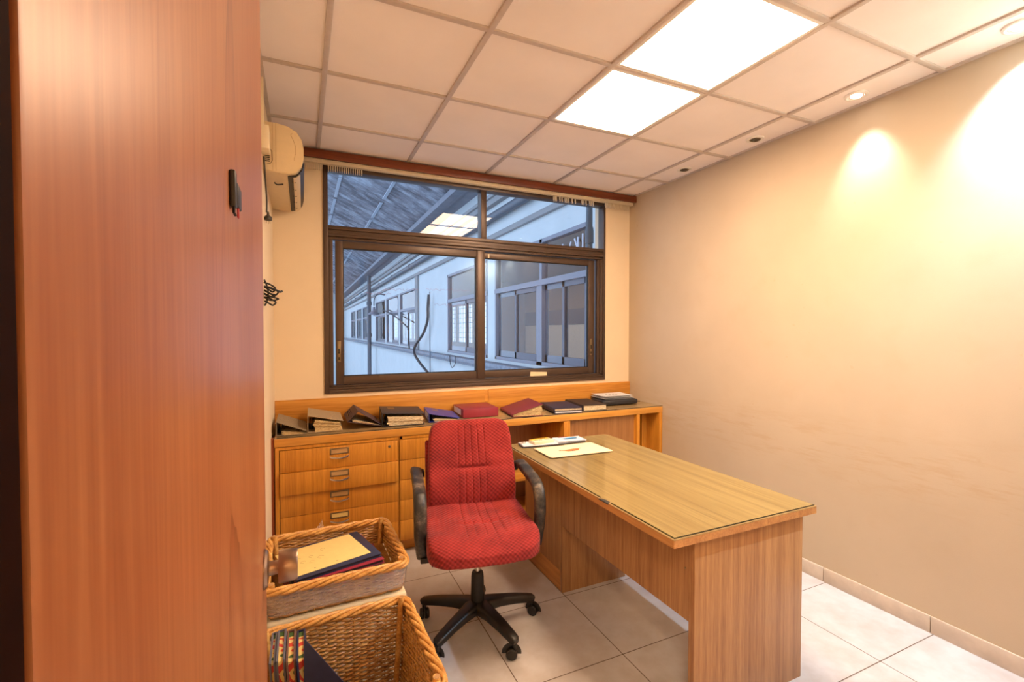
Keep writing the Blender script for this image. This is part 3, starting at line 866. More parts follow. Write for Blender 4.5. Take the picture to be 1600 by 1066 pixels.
t = thing('paper_stack', 'loose white papers on top of the black folder', 'papers', (2.468, 3.318, ZG + .0450), R(-3))
b = nb(); rr = random.Random(11)
for k in range(7): sheet(b, .30 + rr.uniform(-.03, .02), .20 + rr.uniform(-.02, .01), k * .0042 + .0002, tf((rr.uniform(-.03, .01), rr.uniform(-.012, .012), 0), (0, 0, rr.uniform(-.12, .12))), rr, curl=.004)
obj('sheets', b, 'paper', t)
b = nb()
for k in range(4): box(b, (-.09 + k * .03, -.02 - k * .006, .0322), (-.07 + k * .03, -.012 - k * .006, .0326))
obj('print', b, 'ink_dark', t)

# ------------------------------------------------------------------ red office chair
def office_chair():
    th = -.17
    t = thing('office_chair', 'red fabric office chair with black arms on a five star caster base', 'chair', (.775, 2.13, 0), th)
    # base
    hub = nb(); lathe(hub, [(.030, .075), (.052, .080), (.058, .105), (.050, .128), (.034, .136), (.030, .150)], 28)
    hb = obj('base_hub', hub, 'black_plastic', t)
    for k in range(5):
        a = R(-3.5 + 72 * k) - th
        d = Vector((math.cos(a), math.sin(a), 0)); arm = nb()
        path = [d * r + Vector((0, 0, z)) for r, z in ((.03, .108), (.06, .110), (.12, .107), (.20, .099), (.265, .088), (.292, .082), (.302, .078))]
        sweep(arm, path, rrect(1, 1, .28, 3), [(.085, .058), (.075, .054), (.062, .046), (.054, .040), (.047, .036), (.042, .034), (.026, .026)])
        obj('base_arm', arm, 'black_plastic', t)
        ca = nb(); cp = d * .288
        lathe(ca, [(.011, .044), (.011, .078)], 12, tf((cp.x, cp.y, 0)))
        sa = a + (2.3, .6, -1.0, 1.9, .9)[k]; e = Vector((math.cos(sa), math.sin(sa), 0)); c2 = cp - e * .012
        nrm = Vector((-e.y, e.x, 0))
        pts = [c2 + e * (.029 * math.cos(q)) + Vector((0, 0, .0265 + .029 * math.sin(q))) for q in [R(x) for x in range(-10, 200, 15)]]
        sweep(ca, pts, rrect(.030, .005, .002, 2), up=nrm)
        co = obj('caster', ca, 'black_plastic', t)
        for s in (-1, 1):
            wh = nb(); mm = Matrix.Translation(c2 + nrm * (s * .0135) + Vector((0, 0, .026))) @ Matrix.Rotation(sa, 4, 'Z') @ Matrix.Rotation(PI / 2, 4, 'X')
            lathe(wh, [(.006, -.010), (.022, -.0095), (.0255, -.005), (.0255, .005), (.022, .0095), (.006, .010)], 24, mm)
            obj('wheel', wh, 'black_plastic', co)
    col = nb(); lathe(col, [(.034, .13), (.0335, .14), (.031, .25), (.029, .268), (.025, .275)], 24)
    obj('column_cover', col, 'black_plastic', t)
    rod = nb(); lathe(rod, [(.014, .27), (.014, .40)], 20)
    q = obj('gas_lift', rod, 'steel', t); q['label'] = 'bare steel lift rod'
    mech = nb(); box(mech, (-.085, -.10, .385), (.085, .12, .425), .006); tube(mech, [(-.06, -.03, .405), (-.17, -.10, .402), (-.20, -.12, .400)], .007, 8)
    box(mech, (-.235, -.145, .394), (-.19, -.105, .406), .004)
    obj('tilt_mechanism', mech, 'black_plastic', t)
    # seat
    def pleat(x, half=.085, n=5, dep=.0055, sg=.0035):
        s = 0
        for i in range(n):
            c = -half + 2 * half * i / (n - 1); s += math.exp(-((x - c) / sg) ** 2)
        return -dep * s
    def seat_fn(v):
        x, y, z = v
        u = y / .25
        x2 = x * (1.0 + .055 * (-u))
        top = max(0, min(1, (z + .01) / .05))
        dz = 0
        dz += .020 * (abs(x) / .26) ** 2 * top * (1 if u > -.7 else 1 - (-.7 - u) * 2)
        dz -= .030 * max(0, -u - .45) ** 2 * 4 * top            # falls away at the front
        dz += .030 * max(0, u) ** 2 * top
        pl = pleat(x - .012) if -.55 < u < .95 else pleat(x - .012) * .35
        dz += pl * top
        # cross crease
        dz -= .010 * math.exp(-((u + .10) / .05) ** 2) * math.exp(-(x / .10) ** 4) * top
        dz += .006 * (noise.noise(Vector((x * 9, y * 9, 1.7)))) * top
        # bowed front edge
        y2 = y - .022 * (1 - (x / .26) ** 2) * (1 if u < 0 else 0) * min(1, -u * 1.5 if u < 0 else 0)
        y2 += .004 * noise.noise(Vector((x * 20, z * 20, 5.1))) * (1 if u < -.8 else 0)
        return Vector((x2, y2, z + dz))
    se = nb(); cushion(se, (.505, .47, .110), 6, 110, seat_fn)
    bmesh.ops.transform(se, matrix=tf((0, -.035, .493), (R(3), 0, 0)), verts=se.verts)
    obj('seat', se, 'red', t)
    # backrest cushion
    def back_fn(v):
        x, y, z = v
        u = z / .25
        front = max(0, min(1, (-y + .005) / .03))
        w = 1.0 - .055 * max(0, u) - .01 * u
        dy = 0
        dy -= .028 * math.exp(-((u + .35) / .45) ** 2) * front          # lumbar swell
        sx = abs(x) / .225
        dy -= .020 * sx ** 2.5 * front
        seam = .012 * math.exp(-((u - .02) / .035) ** 2) * math.exp(-(x / .085) ** 6)
        dy += (seam + .006 * math.exp(-((u - .02) / .09) ** 2) * math.exp(-(x / .2) ** 4)) * front
        if abs(u - .02) > .05: dy -= pleat(x, .072, 5, .0045) * front * (1 if u < .88 else .2)
        return Vector((x * w, y + dy + .02 * u * u, z))
    ba = nb(); cushion(ba, (.452, .095, .50), 7.5, 110, back_fn)
    bmesh.ops.transform(ba, matrix=tf((0, .205, .735), (R(-9), 0, 0)), verts=ba.verts)
    obj('backrest', ba, 'red', t)
    # upholstered outer shell: L profile + side gussets
    sh = nb()
    prof = [(-.13, .430), (.10, .412), (.20, .43), (.258, .50), (.300, .70), (.312, .86), (.315, .915), (.290, .925), (.258, .90), (.236, .74), (.215, .52), (.15, .455), (-.13, .445)]
    prism(sh, prof, 'x', -.205, .205)
    bmesh.ops.bevel(sh, geom=[e_ for e_ in sh.edges if abs(e_.verts[0].co.x - e_.verts[1].co.x) < 1e-6 and e_.verts[0].co.z > .85], offset=.012, segments=2, affect='EDGES')
    obj('outer_shell', sh, 'red', t, sharp=50)
    for s in (-1, 1):
        gs = nb(); x = s * .221
        prism(gs, [(-.20, .425), (.16, .42), (.24, .47), (.290, .74), (.303, .86), (.255, .88), (.225, .76), (.180, .625), (.12, .545), (.0, .50), (-.19, .47)], 'x', x - .012, x + .012)
        bmesh.ops.bevel(gs, geom=list(gs.edges), offset=.004, segments=2, affect='EDGES')
        obj('side_gusset', gs, 'red', t, sharp=50)
    # arms
    for s in (-1, 1):
        am = nb(); X = s * .283
        pts = [(s * .262, .292, .700), (X, .255, .722), (X, .17, .728), (X, .06, .722), (X, -.03, .716), (X, -.085, .700), (X, -.115, .662), (X, -.122, .60), (X, -.112, .53), (X - s * .004, -.10, .47), (X - s * .008, -.095, .425)]
        path = smooth_path(pts, 5); n = len(path)
        sc_ = []
        for i in range(n):
            f = i / (n - 1)
            sc_.append((.056 - .030 * max(0, f - .7), .036 if f < .5 else .050 - .06 * max(0, f - .8)))
        sweep(am, path, rrect(1, 1, .3, 3), sc_, up=Vector((0, 0, 1)))
        o = obj('armrest', am, 'worn', t, sharp=50)
        br = nb(); box(br, (min(X - s * .06, X), -.125, .405), (max(X - s * .06, X), -.06, .43), .004)
        obj('bracket', br, 'black_plastic', o)
        br = nb(); box(br, (min(X - s * .045, X - s * .005), .26, .68), (max(X - s * .045, X - s * .005), .31, .712), .004)
        obj('bracket', br, 'black_plastic', o)
    return t
office_chair()

# ------------------------------------------------------------------ wicker baskets
def rr_path(w, d, r, z, step):
    """points with normals round a rounded rectangle"""
    out = []
    seg = []
    cs = [(w / 2 - r, d / 2 - r, 0), (-w / 2 + r, d / 2 - r, 90), (-w / 2 + r, -d / 2 + r, 180), (w / 2 - r, -d / 2 + r, 270)]
    L = 2 * (w + d - 4 * r) + 2 * PI * r
    n = max(24, int(round(L / step)) // 2 * 2)
    dense = []
    for k in range(4):
        cx, cy, a0 = cs[k]
        for i in range(13):
            a = R(a0 + 90 * i / 12); dense.append((Vector((cx + r * math.cos(a), cy + r * math.sin(a), z)), Vector((math.cos(a), math.sin(a), 0))))
    dense.append(dense[0])
    acc = [0]
    for a, b in zip(dense, dense[1:]): acc.append(acc[-1] + (b[0] - a[0]).length)
    j = 0
    for i in range(n):
        s = acc[-1] * i / n
        while acc[j + 1] < s: j += 1
        f = (s - acc[j]) / max(1e-9, acc[j + 1] - acc[j])
        out.append((dense[j][0].lerp(dense[j + 1][0], f), dense[j][1].lerp(dense[j + 1][1], f).normalized(), i))
    return out
def basket(loc, rotz, wt, dt, wb, db, h, label, rows, rim_r=.0075, wrapped=False):
    t = thing('wicker_basket', label, 'basket', loc, rotz, 'wicker baskets on the floor by the door')
    rc = .035; sub = 4; stake = .030
    nst = int(2 * (wt + dt) / stake) // 2 * 2
    body = nb(); rr = random.Random(int(h * 1000))
    for k in range(rows):
        f = (k + .5) / rows; z = .008 + f * (h - .018)
        w, d = wb + (wt - wb) * f, db + (dt - db) * f
        P = rr_path(w, d, rc, 0, (2 * (w + d)) / (nst * sub))
        n = len(P); path = []
        rad = .0043 * rr.uniform(.85, 1.15); ph = PI * (k % 2)
        sag = rr.uniform(-.0015, .0015)
        for p, nr, i in P:
            a = 2 * PI * (nst / 2) * i / n
            off = .0040 * math.cos(a + ph)
            path.append(p + nr * off + Vector((0, 0, z + sag * math.sin(a * .11 + k) + .0012 * math.sin(a * .37 + 2.1 * k))))
        sweep(body, path, circ(rad, 5), closed=True)
    P0 = rr_path(wb, db, rc, .004, 2 * (wb + db) / nst); P1 = rr_path(wt, dt, rc, h - .006, 2 * (wt + dt) / nst)
    for i in range(0, min(len(P0), len(P1))):
        tube(body, [P0[i][0], P0[i][0].lerp(P1[i][0], .5), P1[i][0]], .0024, 5)
    obj('woven_body', body, 'wicker_dark', t, sharp=60)
    bs = nb(); box(bs, (-wb / 2 + .006, -db / 2 + .006, .003), (wb / 2 - .006, db / 2 - .006, .011), .003)
    obj('base', bs, 'wicker_dark', t)
    rim = nb()
    P = rr_path(wt + .006, dt + .006, rc, h, .012); n = len(P)
    turns = int(2 * (wt + dt) / .24)
    for k in range(4):
        path = []
        for p, nr, i in P:
            a = 2 * PI * turns * i / n + 2 * PI * k / 4
            path.append(p + nr * ((.0115 + .0015 * math.sin(i * .9 + k)) * math.cos(a)) + Vector((0, 0, .0095 * math.sin(a))))
        sweep(rim, path, circ(rim_r, 7), closed=True)
    obj('braided_rim', rim, 'wicker', t, sharp=60)
    for sx in (-1, 1):
        for sy in (-1, 1):
            pt = nb(); a = Vector((sx * (wb / 2 - .022), sy * (db / 2 - .022), .01)); b = Vector((sx * (wt / 2 - .018), sy * (dt / 2 - .018), h + .022))
            tube(pt, [a, b], .0115, 12)
            o = obj('corner_post', pt, 'wicker', t)
            ce = nb(); lathe(ce, [(.0105, 0), (.010, .0008)], 10, tf(b)); obj('cut_end', ce, 'rod_end', o)
    if wrapped:
        fl = nb(); hh = []
        for zf in [i / 10 for i in range(11)]:
            z = .02 + zf * (h - .025); w, d = wb + (wt - wb) * zf, db + (dt - db) * zf
            P = rr_path(w + .028, d + .028, rc + .012, z, .02)[:]
            hh.append([p + nr * (.004 * noise.noise(Vector((p.x * 16, p.y * 16, z * 22)))) for p, nr, i in P])
        m = min(len(x) for x in hh)
        V = [[fl.verts.new(q) for q in row[:m]] for row in hh]
        for r0, r1 in zip(V, V[1:]):
            for j in range(m):
                a, b, c, d = r0[j], r0[(j + 1) % m], r1[(j + 1) % m], r1[j]
                fl.faces.new((a, b, c, d))
        # a loose tail of film standing up over the rear rim
        q = [Vector((-.08, dt / 2 + .012, h - .02)), Vector((-.02, dt / 2 + .012, h - .015)), Vector((-.035, dt / 2 + .004, h + .055))]
        v = [fl.verts.new(x) for x in q]; fl.faces.new(v)
        o = obj('plastic_film', fl, 'film', t, sharp=60); o['label'] = 'clear crinkled film wrapped round the basket'
    return t
ZB1 = .384
b1 = basket((.118, 2.145, ZB1 + .002), R(1.5), .515, .485, .500, .470, .112, 'wicker basket wrapped in clear film and filled with folders', 14, wrapped=True)
bx = nb(); box(bx, (-.258, -.252, 0), (.258, .252, ZB1), .012, seg=3)
t = thing('storage_box', 'cream box under the film wrapped wicker basket', 'box', (.118, 2.145, 0), R(1.5))
obj('box_body', bx, 'cardboard', t)
b2 = basket((.115, 1.565, .0), R(2), .505, .50, .44, .43, .400, 'empty looking wicker basket holding upright ledgers, nearest the camera', 51)

# folders in the filled basket
def folder(loc, rot, w, d, h, mat, label, cat='folder', name='folder', pg=None):
    t = thing(name, label, cat, loc, 0, 'folders stacked in the filled basket', rot=rot)
    c = nb()
    box(c, (-w / 2, -d / 2, 0), (w / 2, d / 2, .0022), .0006); box(c, (-w / 2, -d / 2, h - .0022), (w / 2, d / 2, h), .0006)
    box(c, (-w / 2, -d / 2, .0022), (-w / 2 + .002, d / 2, h - .0022))
    obj('covers', c, mat, t)
    c = nb(); box(c, (-w / 2 + .003, -d / 2 + .006, .0024), (w / 2 - .006, d / 2 - .006, h - .0024)); obj('contents', c, pg or 'cov_dark', t)
    return t
zc = ZB1 + .0135
folder((.115, 2.145, zc), (0, 0, R(2)), .40, .38, .016, 'cov_maroon', 'wide maroon folder at the very bottom of the filled basket'); zc += .0166
_F = 1
seq = [(.36, .31, .018, 'cov_red', 'crimson folder at the bottom of the folder stack in the basket', (.115, 2.135), 6),
       (.35, .30, .022, 'cov_black', 'black folder between two red ones in the basket', (.108, 2.140), 9),
       (.35, .30, .016, 'cov_red', 'crimson folder just under the navy one in the basket', (.112, 2.150), 12),
       (.35, .29, .014, 'cov_navy', 'navy folder right under the yellow card in the basket', (.100, 2.160), 15)]
for w, d, h, m, lab, (x, y), a in seq:
    folder((x, y, zc), (0, 0, R(a)), w, d, h, m, lab); zc += h + .0006
t = thing('manila_card', 'yellow manila card with faint pencil notes topping the basket stack', 'card', (.075, 2.160, zc + .0002), R(17))
c = nb(); box(c, (-.165, -.122, 0), (.16, .122, .0016), .0005); obj('card', c, 'manila', t)
c = nb(); rn = random.Random(8)
for (x, y) in ((-.09, -.02), (-.05, .01), (-.06, -.04), (-.02, -.02), (.01, .045), (-.10, .02)):
    pts = [(x + .012 * math.cos(a) * rn.uniform(.6, 1.2), y + .011 * math.sin(a) * rn.uniform(.6, 1.2), .0019) for a in [i * .9 for i in range(6)]]
    tube(c, smooth_path(pts, 3), .0005, 4)
obj('pencil_notes', c, 'ink', t)
c = nb()
for x in (-.07, .02): lathe(c, [(.003, .0017), (.003, .0020)], 10, tf((x, -.10, 0)))
obj('punch_hole', c, 'ink_dark', t)

# upright ledgers in the near basket
def ledger(x, y, w, h, d, cov, label, lean=0, yaw=0):
    t = thing('ledger', label, 'book', (x, y, .0135), 0, 'ledgers standing in the near basket', rot=(0, lean, yaw))
    c = nb(); box(c, (-w / 2, 0, 0), (-w / 2 + .006, d, h), .0008); box(c, (w / 2 - .006, 0, 0), (w / 2, d, h), .0008); box(c, (-w / 2 + .006, d - .004, 0), (w / 2 - .006, d, h))
    obj('cover', c, cov, t)
    c = nb(); box(c, (-w / 2 + .006, .004, .003), (w / 2 - .006, d - .004, h - .006)); obj('marbled_pages', c, 'floral', t)
ledger(-.070, 1.565, .018, .436, .16, 'cov_slate', 'slate grey ledger at the left end of the basket row', R(-3.2))
ledger(-.047, 1.560, .026, .442, .16, 'cov_slate', 'slate grey ledger with red and green marbled pages, second from left in the basket', R(-3.2))
ledger(-.019, 1.555, .027, .436, .16, 'cov_brown', 'brown covered ledger with marbled pages in the basket', R(-3.2))
ledger(.010, 1.550, .027, .432, .16, 'cov_navy', 'ledger with blue grey cover and marbled pages next to the navy folder', R(-3.2))
t = thing('folder', 'navy folder propped slanting in front of the basket ledgers', 'folder', (.020, 1.478, .0145), 0, rot=(R(-4), 0, R(-14)))
c = nb(); prism(c, [(-.03, .0), (.22, .0), (.22, .20), (-.03, .512)], 'y', -.004, -.001); prism(c, [(-.03, .0), (.22, .0), (.22, .19), (-.03, .502)], 'y', .001, .004); box(c, (-.033, -.004, 0), (-.03, .004, .512))
obj('covers', c, 'cov_navy', t)
c = nb(); prism(c, [(-.027, .004), (.215, .004), (.215, .18), (-.027, .43)], 'y', -.0008, .0008); obj('sheets', c, 'paper', t)

# ------------------------------------------------------------------ air conditioner, box, cords on the left wall
t = thing('air_conditioner', 'aged cream split air conditioner high on the left wall', 'air conditioner', (XL, 2.62, 2.262))
prof = [(0, 0), (.06, -.006), (.115, -.006), (.15, .004), (.175, .035), (.187, .08), (.188, .13), (.178, .175), (.155, .21), (.115, .232), (.06, .240), (0, .240)]
c = nb(); prism(c, prof, 'y', 0, .82); bmesh.ops.bevel(c, geom=[e for e in c.edges if abs(e.verts[0].co.y - e.verts[1].co.y) < 1e-6], offset=.004, segments=2, affect='EDGES')
obj('housing', c, 'ac', t, sharp=30)
c = nb(); box(c, (.045, -.0012, .0), (.0465, .0, .238)); box(c, (.060, -.0012, .0), (.0612, 0, .238))
pts = [(.135, .200), (.128, .19), (.140, .165), (.150, .135), (.150, .10), (.142, .07), (.146, .062)]
tube(c, [(x, -.0008, z) for x, z in pts], .0009, 4)
obj('casing_seams', c, 'brown_laminate', t)
c = nb()
for k in range(6): box(c, (.010, -.0014, .042 + k * .0085), (.033, -.0002, .047 + k * .0085))
tube(c, [(x, -.0009, z) for x, z in ((.004, .108), (.03, .108), (.042, .098), (.044, .05), (.036, .034), (.02, .033))], .0011, 4)
obj('side_grille', c, 'ac_dark', t)
c = nb(); prism(c, [(.112, -.0075), (.152, .003), (.1895, .078), (.178, .05), (.150, .0005), (.114, -.009)], 'y', .035, .785)
prism(c, [(.114, -.0092), (.150, -.0005), (.178, .032), (.189, .070), (.1905, .070), (.180, .028), (.152, -.004), (.114, -.012)], 'y', .035, .785)
obj('outlet_recess', c, 'ac_dark', t)
c = nb(); prism(c, [(.135, -.010), (.150, -.006), (.168, .012), (.166, .014), (.149, -.003), (.135, -.007)], 'y', .04, .78, tf((.003, 0, -.004)))
lv = obj('louvre', c, 'ac', t)
c = nb()
for k in range(5): box(c, (.132, .12 + k * .14, -.0135), (.150, .124 + k * .14, -.009))
obj('vane', c, 'ac_dark', t)
tag(obj('junction_box', (lambda b: box(b, (0, 0, 0), (.038, .10, .11), .003))(nb()), 'white_plastic', loc=(XL, 2.48, 2.32)), 'ivory junction box on the wall beside the air conditioner', 'box')
tag(obj('conduit', (lambda b: box(b, (0, 0, 0), (.014, .018, H - 2.43), .001))(nb()), 'white_plastic', loc=(XL, 2.535, 2.43)), 'ivory cable duct from the ceiling to the junction box', 'conduit')
t = thing('power_cord', 'grey power cord with unplugged plug hanging from the air conditioner', 'cord', (XL, 2.60, 2.30))
c = nb(); tube(c, smooth_path([(.008, .0, .02), (.010, .012, -.03), (.012, .04, -.10), (.014, .075, -.17), (.013, .082, -.215), (.012, .080, -.235)], 6), .004, 8)
obj('cable', c, 'cord', t)
c = nb(); lathe(c, [(.005, 0), (.007, -.018), (.014, -.022), (.018, -.028), (.018, -.042), (.013, -.045)], 16, tf((.019, .080, -.232)))
p_ = obj('plug', c, 'cord', t)
c = nb()
for dx, dy in ((-.008, -.004), (.008, -.004), (0, .008)): box(c, (.019 + dx - .001, .080 + dy - .003, -.292), (.019 + dx + .001, .080 + dy + .003, -.277))
obj('pin', c, 'tin', p_)
c = nb(); tube(c, smooth_path([(.045, 0, 0), (.055, .01, -.006), (.07, .02, -.002), (.085, .03, .004)], 4), .0035, 8); 
o = tag(obj('wire_end', c, 'cord_black', loc=(XL, 2.78, 2.249)), 'short black wire end under the air conditioner', 'wire')
t = thing('cord_coil', 'black cord bundle tied in a coil on the left wall beside the door', 'cord', (XL + .002, 2.58, 1.66))
rn = random.Random(2)
c = nb()
for k in range(5):
    z0 = .035 - .017 * k; e_ = .050 + .012 * (k % 2); j = rn.uniform(-.006, .006)
    tube(c, smooth_path([(.004, -.03 + .01 * k, z0), (e_ * .5, -.01 + j, z0 - .010 + j), (e_, .01 + .008 * k, z0 - .022), (e_ * .75, .035, z0 - .034 - j), (.022, .02, z0 - .030), (.005, .0, z0 - .020)], 5), .0042, 8)
tube(c, smooth_path([(.004, -.02, .05), (.012, -.015, .03), (.02, .0, -.01), (.014, .01, -.05), (.004, .0, -.075)], 5), .004, 8)
obj('coiled_cable', c, 'cord_black', t)
c = nb(); tube(c, smooth_path([(.024, -.03, .012), (.05, .0, .004), (.070, .04, -.002), (.080, .05, .002)], 5), .0055, 8)
obj('tie', c, 'cord_black', t)

# ------------------------------------------------------------------ courtyard outside the window
XC = 3.0; YE = 38.0
ops = [(4.50, 7.33), (7.70, 10.17), (13.42, 15.85), (16.1, 18.6), (18.92, 21.5), (24.5, 26.4), (27.0, 29.7), (30.3, 33.0)]
WB, WT = .98, 2.72
c = nb()
box(c, (XC, 3.62, -3), (XC + .12, YE, WB)); box(c, (XC, 3.62, WT), (XC + .12, YE, 4.6))
e = [3.62] + [v for o_ in ops for v in o_] + [YE]
for a, b in zip(e[::2], e[1::2]): box(c, (XC, a, WB), (XC + .12, b, WT))
struct('wall_courtyard', c, 'stucco')
c = nb(); box(c, (XC - .20, 3.75, .86), (XC + .0, YE - .5, .93), .004); box(c, (XC - .14, 3.75, .80), (XC, YE - .5, .86), .004)
struct('trim_6', c, 'ledge')
c = nb(); box(c, (XC - .06, 3.62, 3.02), (XC, YE, 3.10), .004); box(c, (XC - .10, 3.62, 3.58), (XC, YE, 3.68), .004); box(c, (XC - .14, 3.62, 3.68), (XC, YE, 3.74), .004)
box(c, (XC - .05, 13.0, .9), (XC, 13.35, 3.1)) 
struct('trim_7', c, 'stucco_dirty')
MZ = 2.12
for k, (a, b) in enumerate(ops):
    w_ = bpy.data.objects.new('window_%d' % (k + 2), None); COL.objects.link(w_); w_['kind'] = 'structure'; w_.location = (XC, a, 0)
    L = b - a; f = nb(); x0, x1 = -.01, .08
    box(f, (x0, 0, WB), (x1, L, WB + .05)); box(f, (x0, 0, WT - .05), (x1, L, WT)); box(f, (x0, 0, WB), (x1, .05, WT)); box(f, (x0, L - .05, WB), (x1, L, WT))
    box(f, (-.02, 0, MZ - .03), (x1, L, MZ + .045)); 
    if L > 2.7: box(f, (x0, L * .40, WB), (x1, L * .40 + .16, MZ)); box(f, (x0, L * .40, MZ), (x1, L * .40 + .07, WT))
    obj('frame', f, 'ext_frame', w_)
    f = nb(); n = 2
    segs = [(0.05, L * .40), (L * .40 + .16, L - .05)] if L > 2.7 else [(.05, L - .05)]
    for s0, s1 in segs:
        m = (s0 + s1) / 2
        for (p0, p1, xo) in ((s0, m + .03, .012), (m - .03, s1, .044)):
            box(f, (xo, p0, WB + .05), (xo + .026, p0 + .055, MZ - .03)); box(f, (xo, p1 - .055, WB + .05), (xo + .026, p1, MZ - .03))
            box(f, (xo, p0, WB + .05), (xo + .026, p1, WB + .15)); box(f, (xo, p0, MZ - .10), (xo + .026, p1, MZ - .03))
    obj('sliding_sash', f, 'ext_metal', w_)
    obj('pane', B(((.034, .05, WB + .05), (.038, L - .05, WT - .05))), 'glass', w_)
# white strokes painted on the near fanlight
c = nb()
for (y0, z0, y1, z1) in ((4.98, 2.36, 4.88, 2.55), (4.72, 2.30, 4.72, 2.58), (4.72, 2.42, 4.80, 2.57), (4.72, 2.42, 4.80, 2.30), (4.62, 2.28, 4.62, 2.60), (4.98, 2.36, 5.08, 2.55)):
    tube(c, [(XC - .004, y0, z0), (XC - .004, y1, z1)], .012, 6)
tag(obj('painted_letters', c, 'label'), 'white letter strokes on the nearest courtyard fanlight', 'writing')

# inner room of the opposite wing
c = nb()
XI = 6.3
box(c, (XC + .12, 3.62, -.1), (XI + .12, YE, -.02)); box(c, (XC + .12, 3.62, 2.95), (XI + .12, YE, 3.05))
box(c, (XI, 3.62, 0), (XI + .1, 13.3, 2.95))
yy = 13.3
fw = []
while yy < YE - 3:
    box(c, (XI, yy, 0), (XI + .1, yy + 2.3, .95)); box(c, (XI, yy, 2.55), (XI + .1, yy + 2.3, 2.95)); box(c, (XI, yy + 2.0, .95), (XI + .1, yy + 2.3, 2.55)); fw.append(yy); yy += 2.3
box(c, (XI, yy, 0), (XI + .1, YE, 2.95)); box(c, (XC + .12, YE - .1, 0), (XI, YE, 2.95)); box(c, (XC + .12, 3.55, 0), (XI, 3.62, 2.95))
box(c, (XI - 1.2, 13.0, 0), (XI, 13.08, 2.95))
struct('wall_wing', c, 'ext_tan')
c = nb(); box(c, (XI - .02, 3.7, 0), (XI, 12.9, 1.62)); struct('trim_8', c, 'ext_dado')
c = nb(); box(c, (XI - .03, 3.7, 1.62), (XI, 12.9, 2.02)); struct('trim_9', c, 'ext_brown')
for k, y in enumerate(fw):
    g = nb()
    for i in range(7): box(g, (XI + .04, y + .02 + i * .32, .95), (XI + .06, y + .045 + i * .32, 2.55))
    for i in range(8): box(g, (XI + .04, y, .95 + .21 * i), (XI + .06, y + 2.0, .972 + .21 * i))
    struct('window_%d' % (k + 10), g, 'bars')
ld = bpy.data.lights.new('wing_ceiling_lamp', 'AREA'); lo = bpy.data.objects.new('wing_ceiling_lamp', ld); COL.objects.link(lo)
ld.shape = 'RECTANGLE'; ld.size = 1.2; ld.size_y = 8; ld.energy = 20; ld.color = (1, .75, .5); lo.location = (4.7, 8.5, 2.9)

# corrugated roof over the passage: eave x=2.7 z=4.1, rising to the left at 1:2
c = nb(); pitch = .5; xa, xb = 2.85, -.9; n = int((YE - 3.7) / .045); prev = None
for i in range(n + 1):
    y = 3.7 + i * .045; dz = .018 * math.sin(i * PI / 2)
    q = [c.verts.new((x, y, 4.1 + pitch * (2.7 - x) + dz)) for x in (xa, xb)]
    if prev: c.faces.new((prev[0], q[0], q[1], prev[1]))
    prev = q
geom = bmesh.ops.extrude_face_region(c, geom=list(c.faces)); bmesh.ops.translate(c, vec=(0, 0, .012), verts=[v for v in geom['geom'] if isinstance(v, bmesh.types.BMVert)])
struct('trim_10', c, 'roof', sharp=60)
c = nb()
for x in (1.75, .82, -.1):
    z = 4.1 + pitch * (2.7 - x) - .03; y = 3.9
    while y < YE:
        box(c, (x - .035, y, z - .02), (x + .035, y + random.uniform(1.5, 1.8), z + .0)); y += 1.9
struct('trim_11', c, 'seam')
c = nb()
box(c, (2.50, 3.7, 3.96), (2.72, YE, 4.07)); box(c, (2.72, 3.7, 4.0), (3.0, YE, 4.03))
struct('trim_12', c, 'soffit')
t = thing('gutter_pipe', 'long grey gutter pipe running along the courtyard wall top', 'pipe', (0, 0, 0))
c = nb(); tube(c, [(2.90, 3.7, 3.36), (2.90, 20, 3.34), (2.90, YE - .1, 3.30)], .07, 12); obj('pipe', c, 'ext_pipe', t)
for y in [4.6 + 3.0 * k for k in range(11)]:
    g = nb(); tube(g, [(2.90, y, 3.35), (2.90, y + .12, 3.35)], .08, 12); obj('collar', g, 'ext_pipe', t)
def downpipe(x, y, r, z0, z1, label, joints):
    t = thing('downpipe', label, 'pipe', (x, y, 0), 0, 'drain pipes on the courtyard wall')
    c = nb(); tube(c, [(0, 0, z0), (0, 0, z1)], r, 14); obj('pipe', c, 'ext_pipe', t)
    for z in joints:
        g = nb(); lathe(g, [(r * 1.3, z), (r * 1.35, z + .01), (r * 1.35, z + .12), (r * 1.15, z + .16)], 16); obj('collar', g, 'ext_pipe', t)
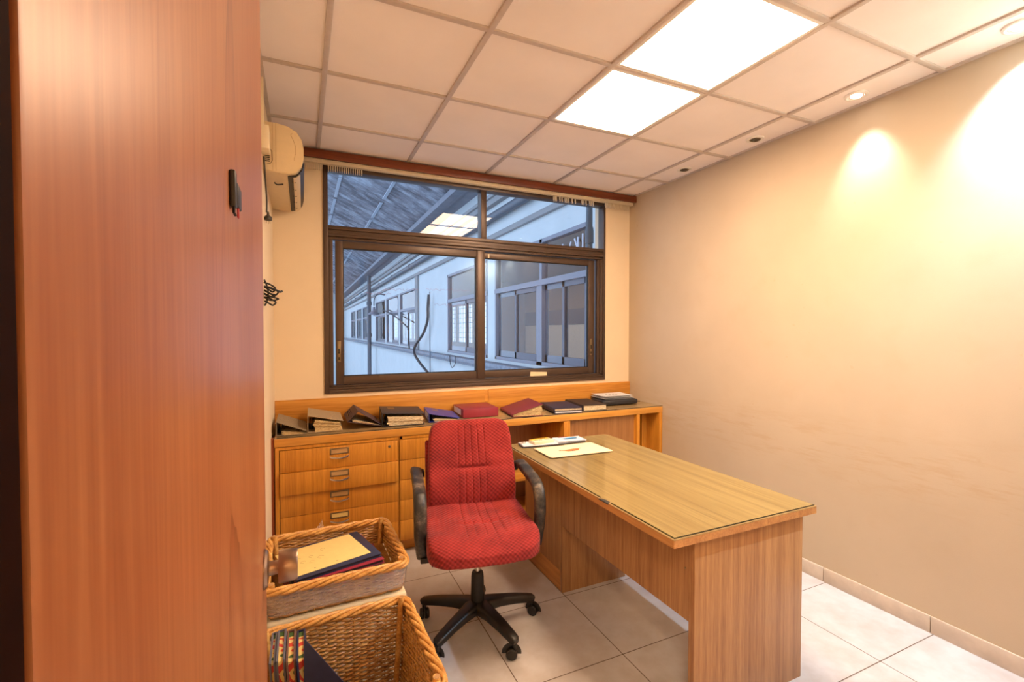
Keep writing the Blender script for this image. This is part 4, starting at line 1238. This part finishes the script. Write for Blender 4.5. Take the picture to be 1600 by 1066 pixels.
downpipe(2.605, 3.90, .032, -3, 3.9, 'grey drain pipe just outside the right end of the window', (2.33,))
downpipe(2.70, 21.4, .085, -3, 3.9, 'grey drain pipe far down the courtyard wall, past the hanging lamp', (2.6, 1.2))
downpipe(2.77, 10.9, .010, -3, 2.4, 'thin wire conduit on the plain courtyard pier', ())
t = thing('yard_lamp', 'grey bell shaped lamp on a bent bracket over the courtyard windows', 'lamp', (2.55, 18.8, 2.10))
c = nb(); lathe(c, [(.04, .30), (.05, .26), (.07, .14), (.20, .05), (.22, 0), (.205, 0), (.06, .12), (.04, .25)], 24, cap=False); obj('shade', c, 'ext_frame', t)
c = nb(); tube(c, smooth_path([(0, 0, .34), (.02, 0, .62), (.15, 0, .80), (.42, 0, .78)], 5), .022, 8); obj('bracket', c, 'ext_pipe', t)
c = nb(); lathe(c, [(.03, .14), (.07, .08), (.075, .02), (.04, -.05)], 14); obj('bulb', c, 'label', t)
def cable(pts, r, label, base=(0, 0, 0)):
    c = nb(); tube(c, smooth_path(pts, 6), r, 6); tag(obj('cable', c, 'bars'), label, 'cable', 'loose cables on the courtyard wall')
cable([(2.88, 11.44, 2.37), (2.87, 11.5, 2.05), (2.86, 11.5, 1.72), (2.84, 11.9, 1.38), (2.76, 12.45, 1.06), (2.74, 12.45, .84), (2.78, 11.9, .6), (2.86, 11.3, .36), (2.88, 10.9, .1)], .035, 'thick black cable hanging loose on the plain courtyard pier')
cable([(2.92, 19.0, 2.3), (2.9, 16.5, 2.0), (2.82, 14.0, 1.62), (2.78, 13.45, 1.5), (2.78, 13.4, 1.2), (2.8, 13.4, .95)], .022, 'straight dark cable slanting down across the courtyard windows')
cable([(2.78, 9.3, .95), (2.76, 9.2, .80), (2.74, 9.0, .72), (2.76, 8.85, .82), (2.78, 8.9, .95)], .008, 'thin wire loop over the courtyard ledge')
struct('floor_courtyard', B(((-8, 3.62, -3.1), (XI + 3, YE + 2, -3.0))), 'ext_floor')
struct('wall_yard_end', B(((-.2, YE, -3), (XI + .2, YE + .2, 5.0))), 'stucco')
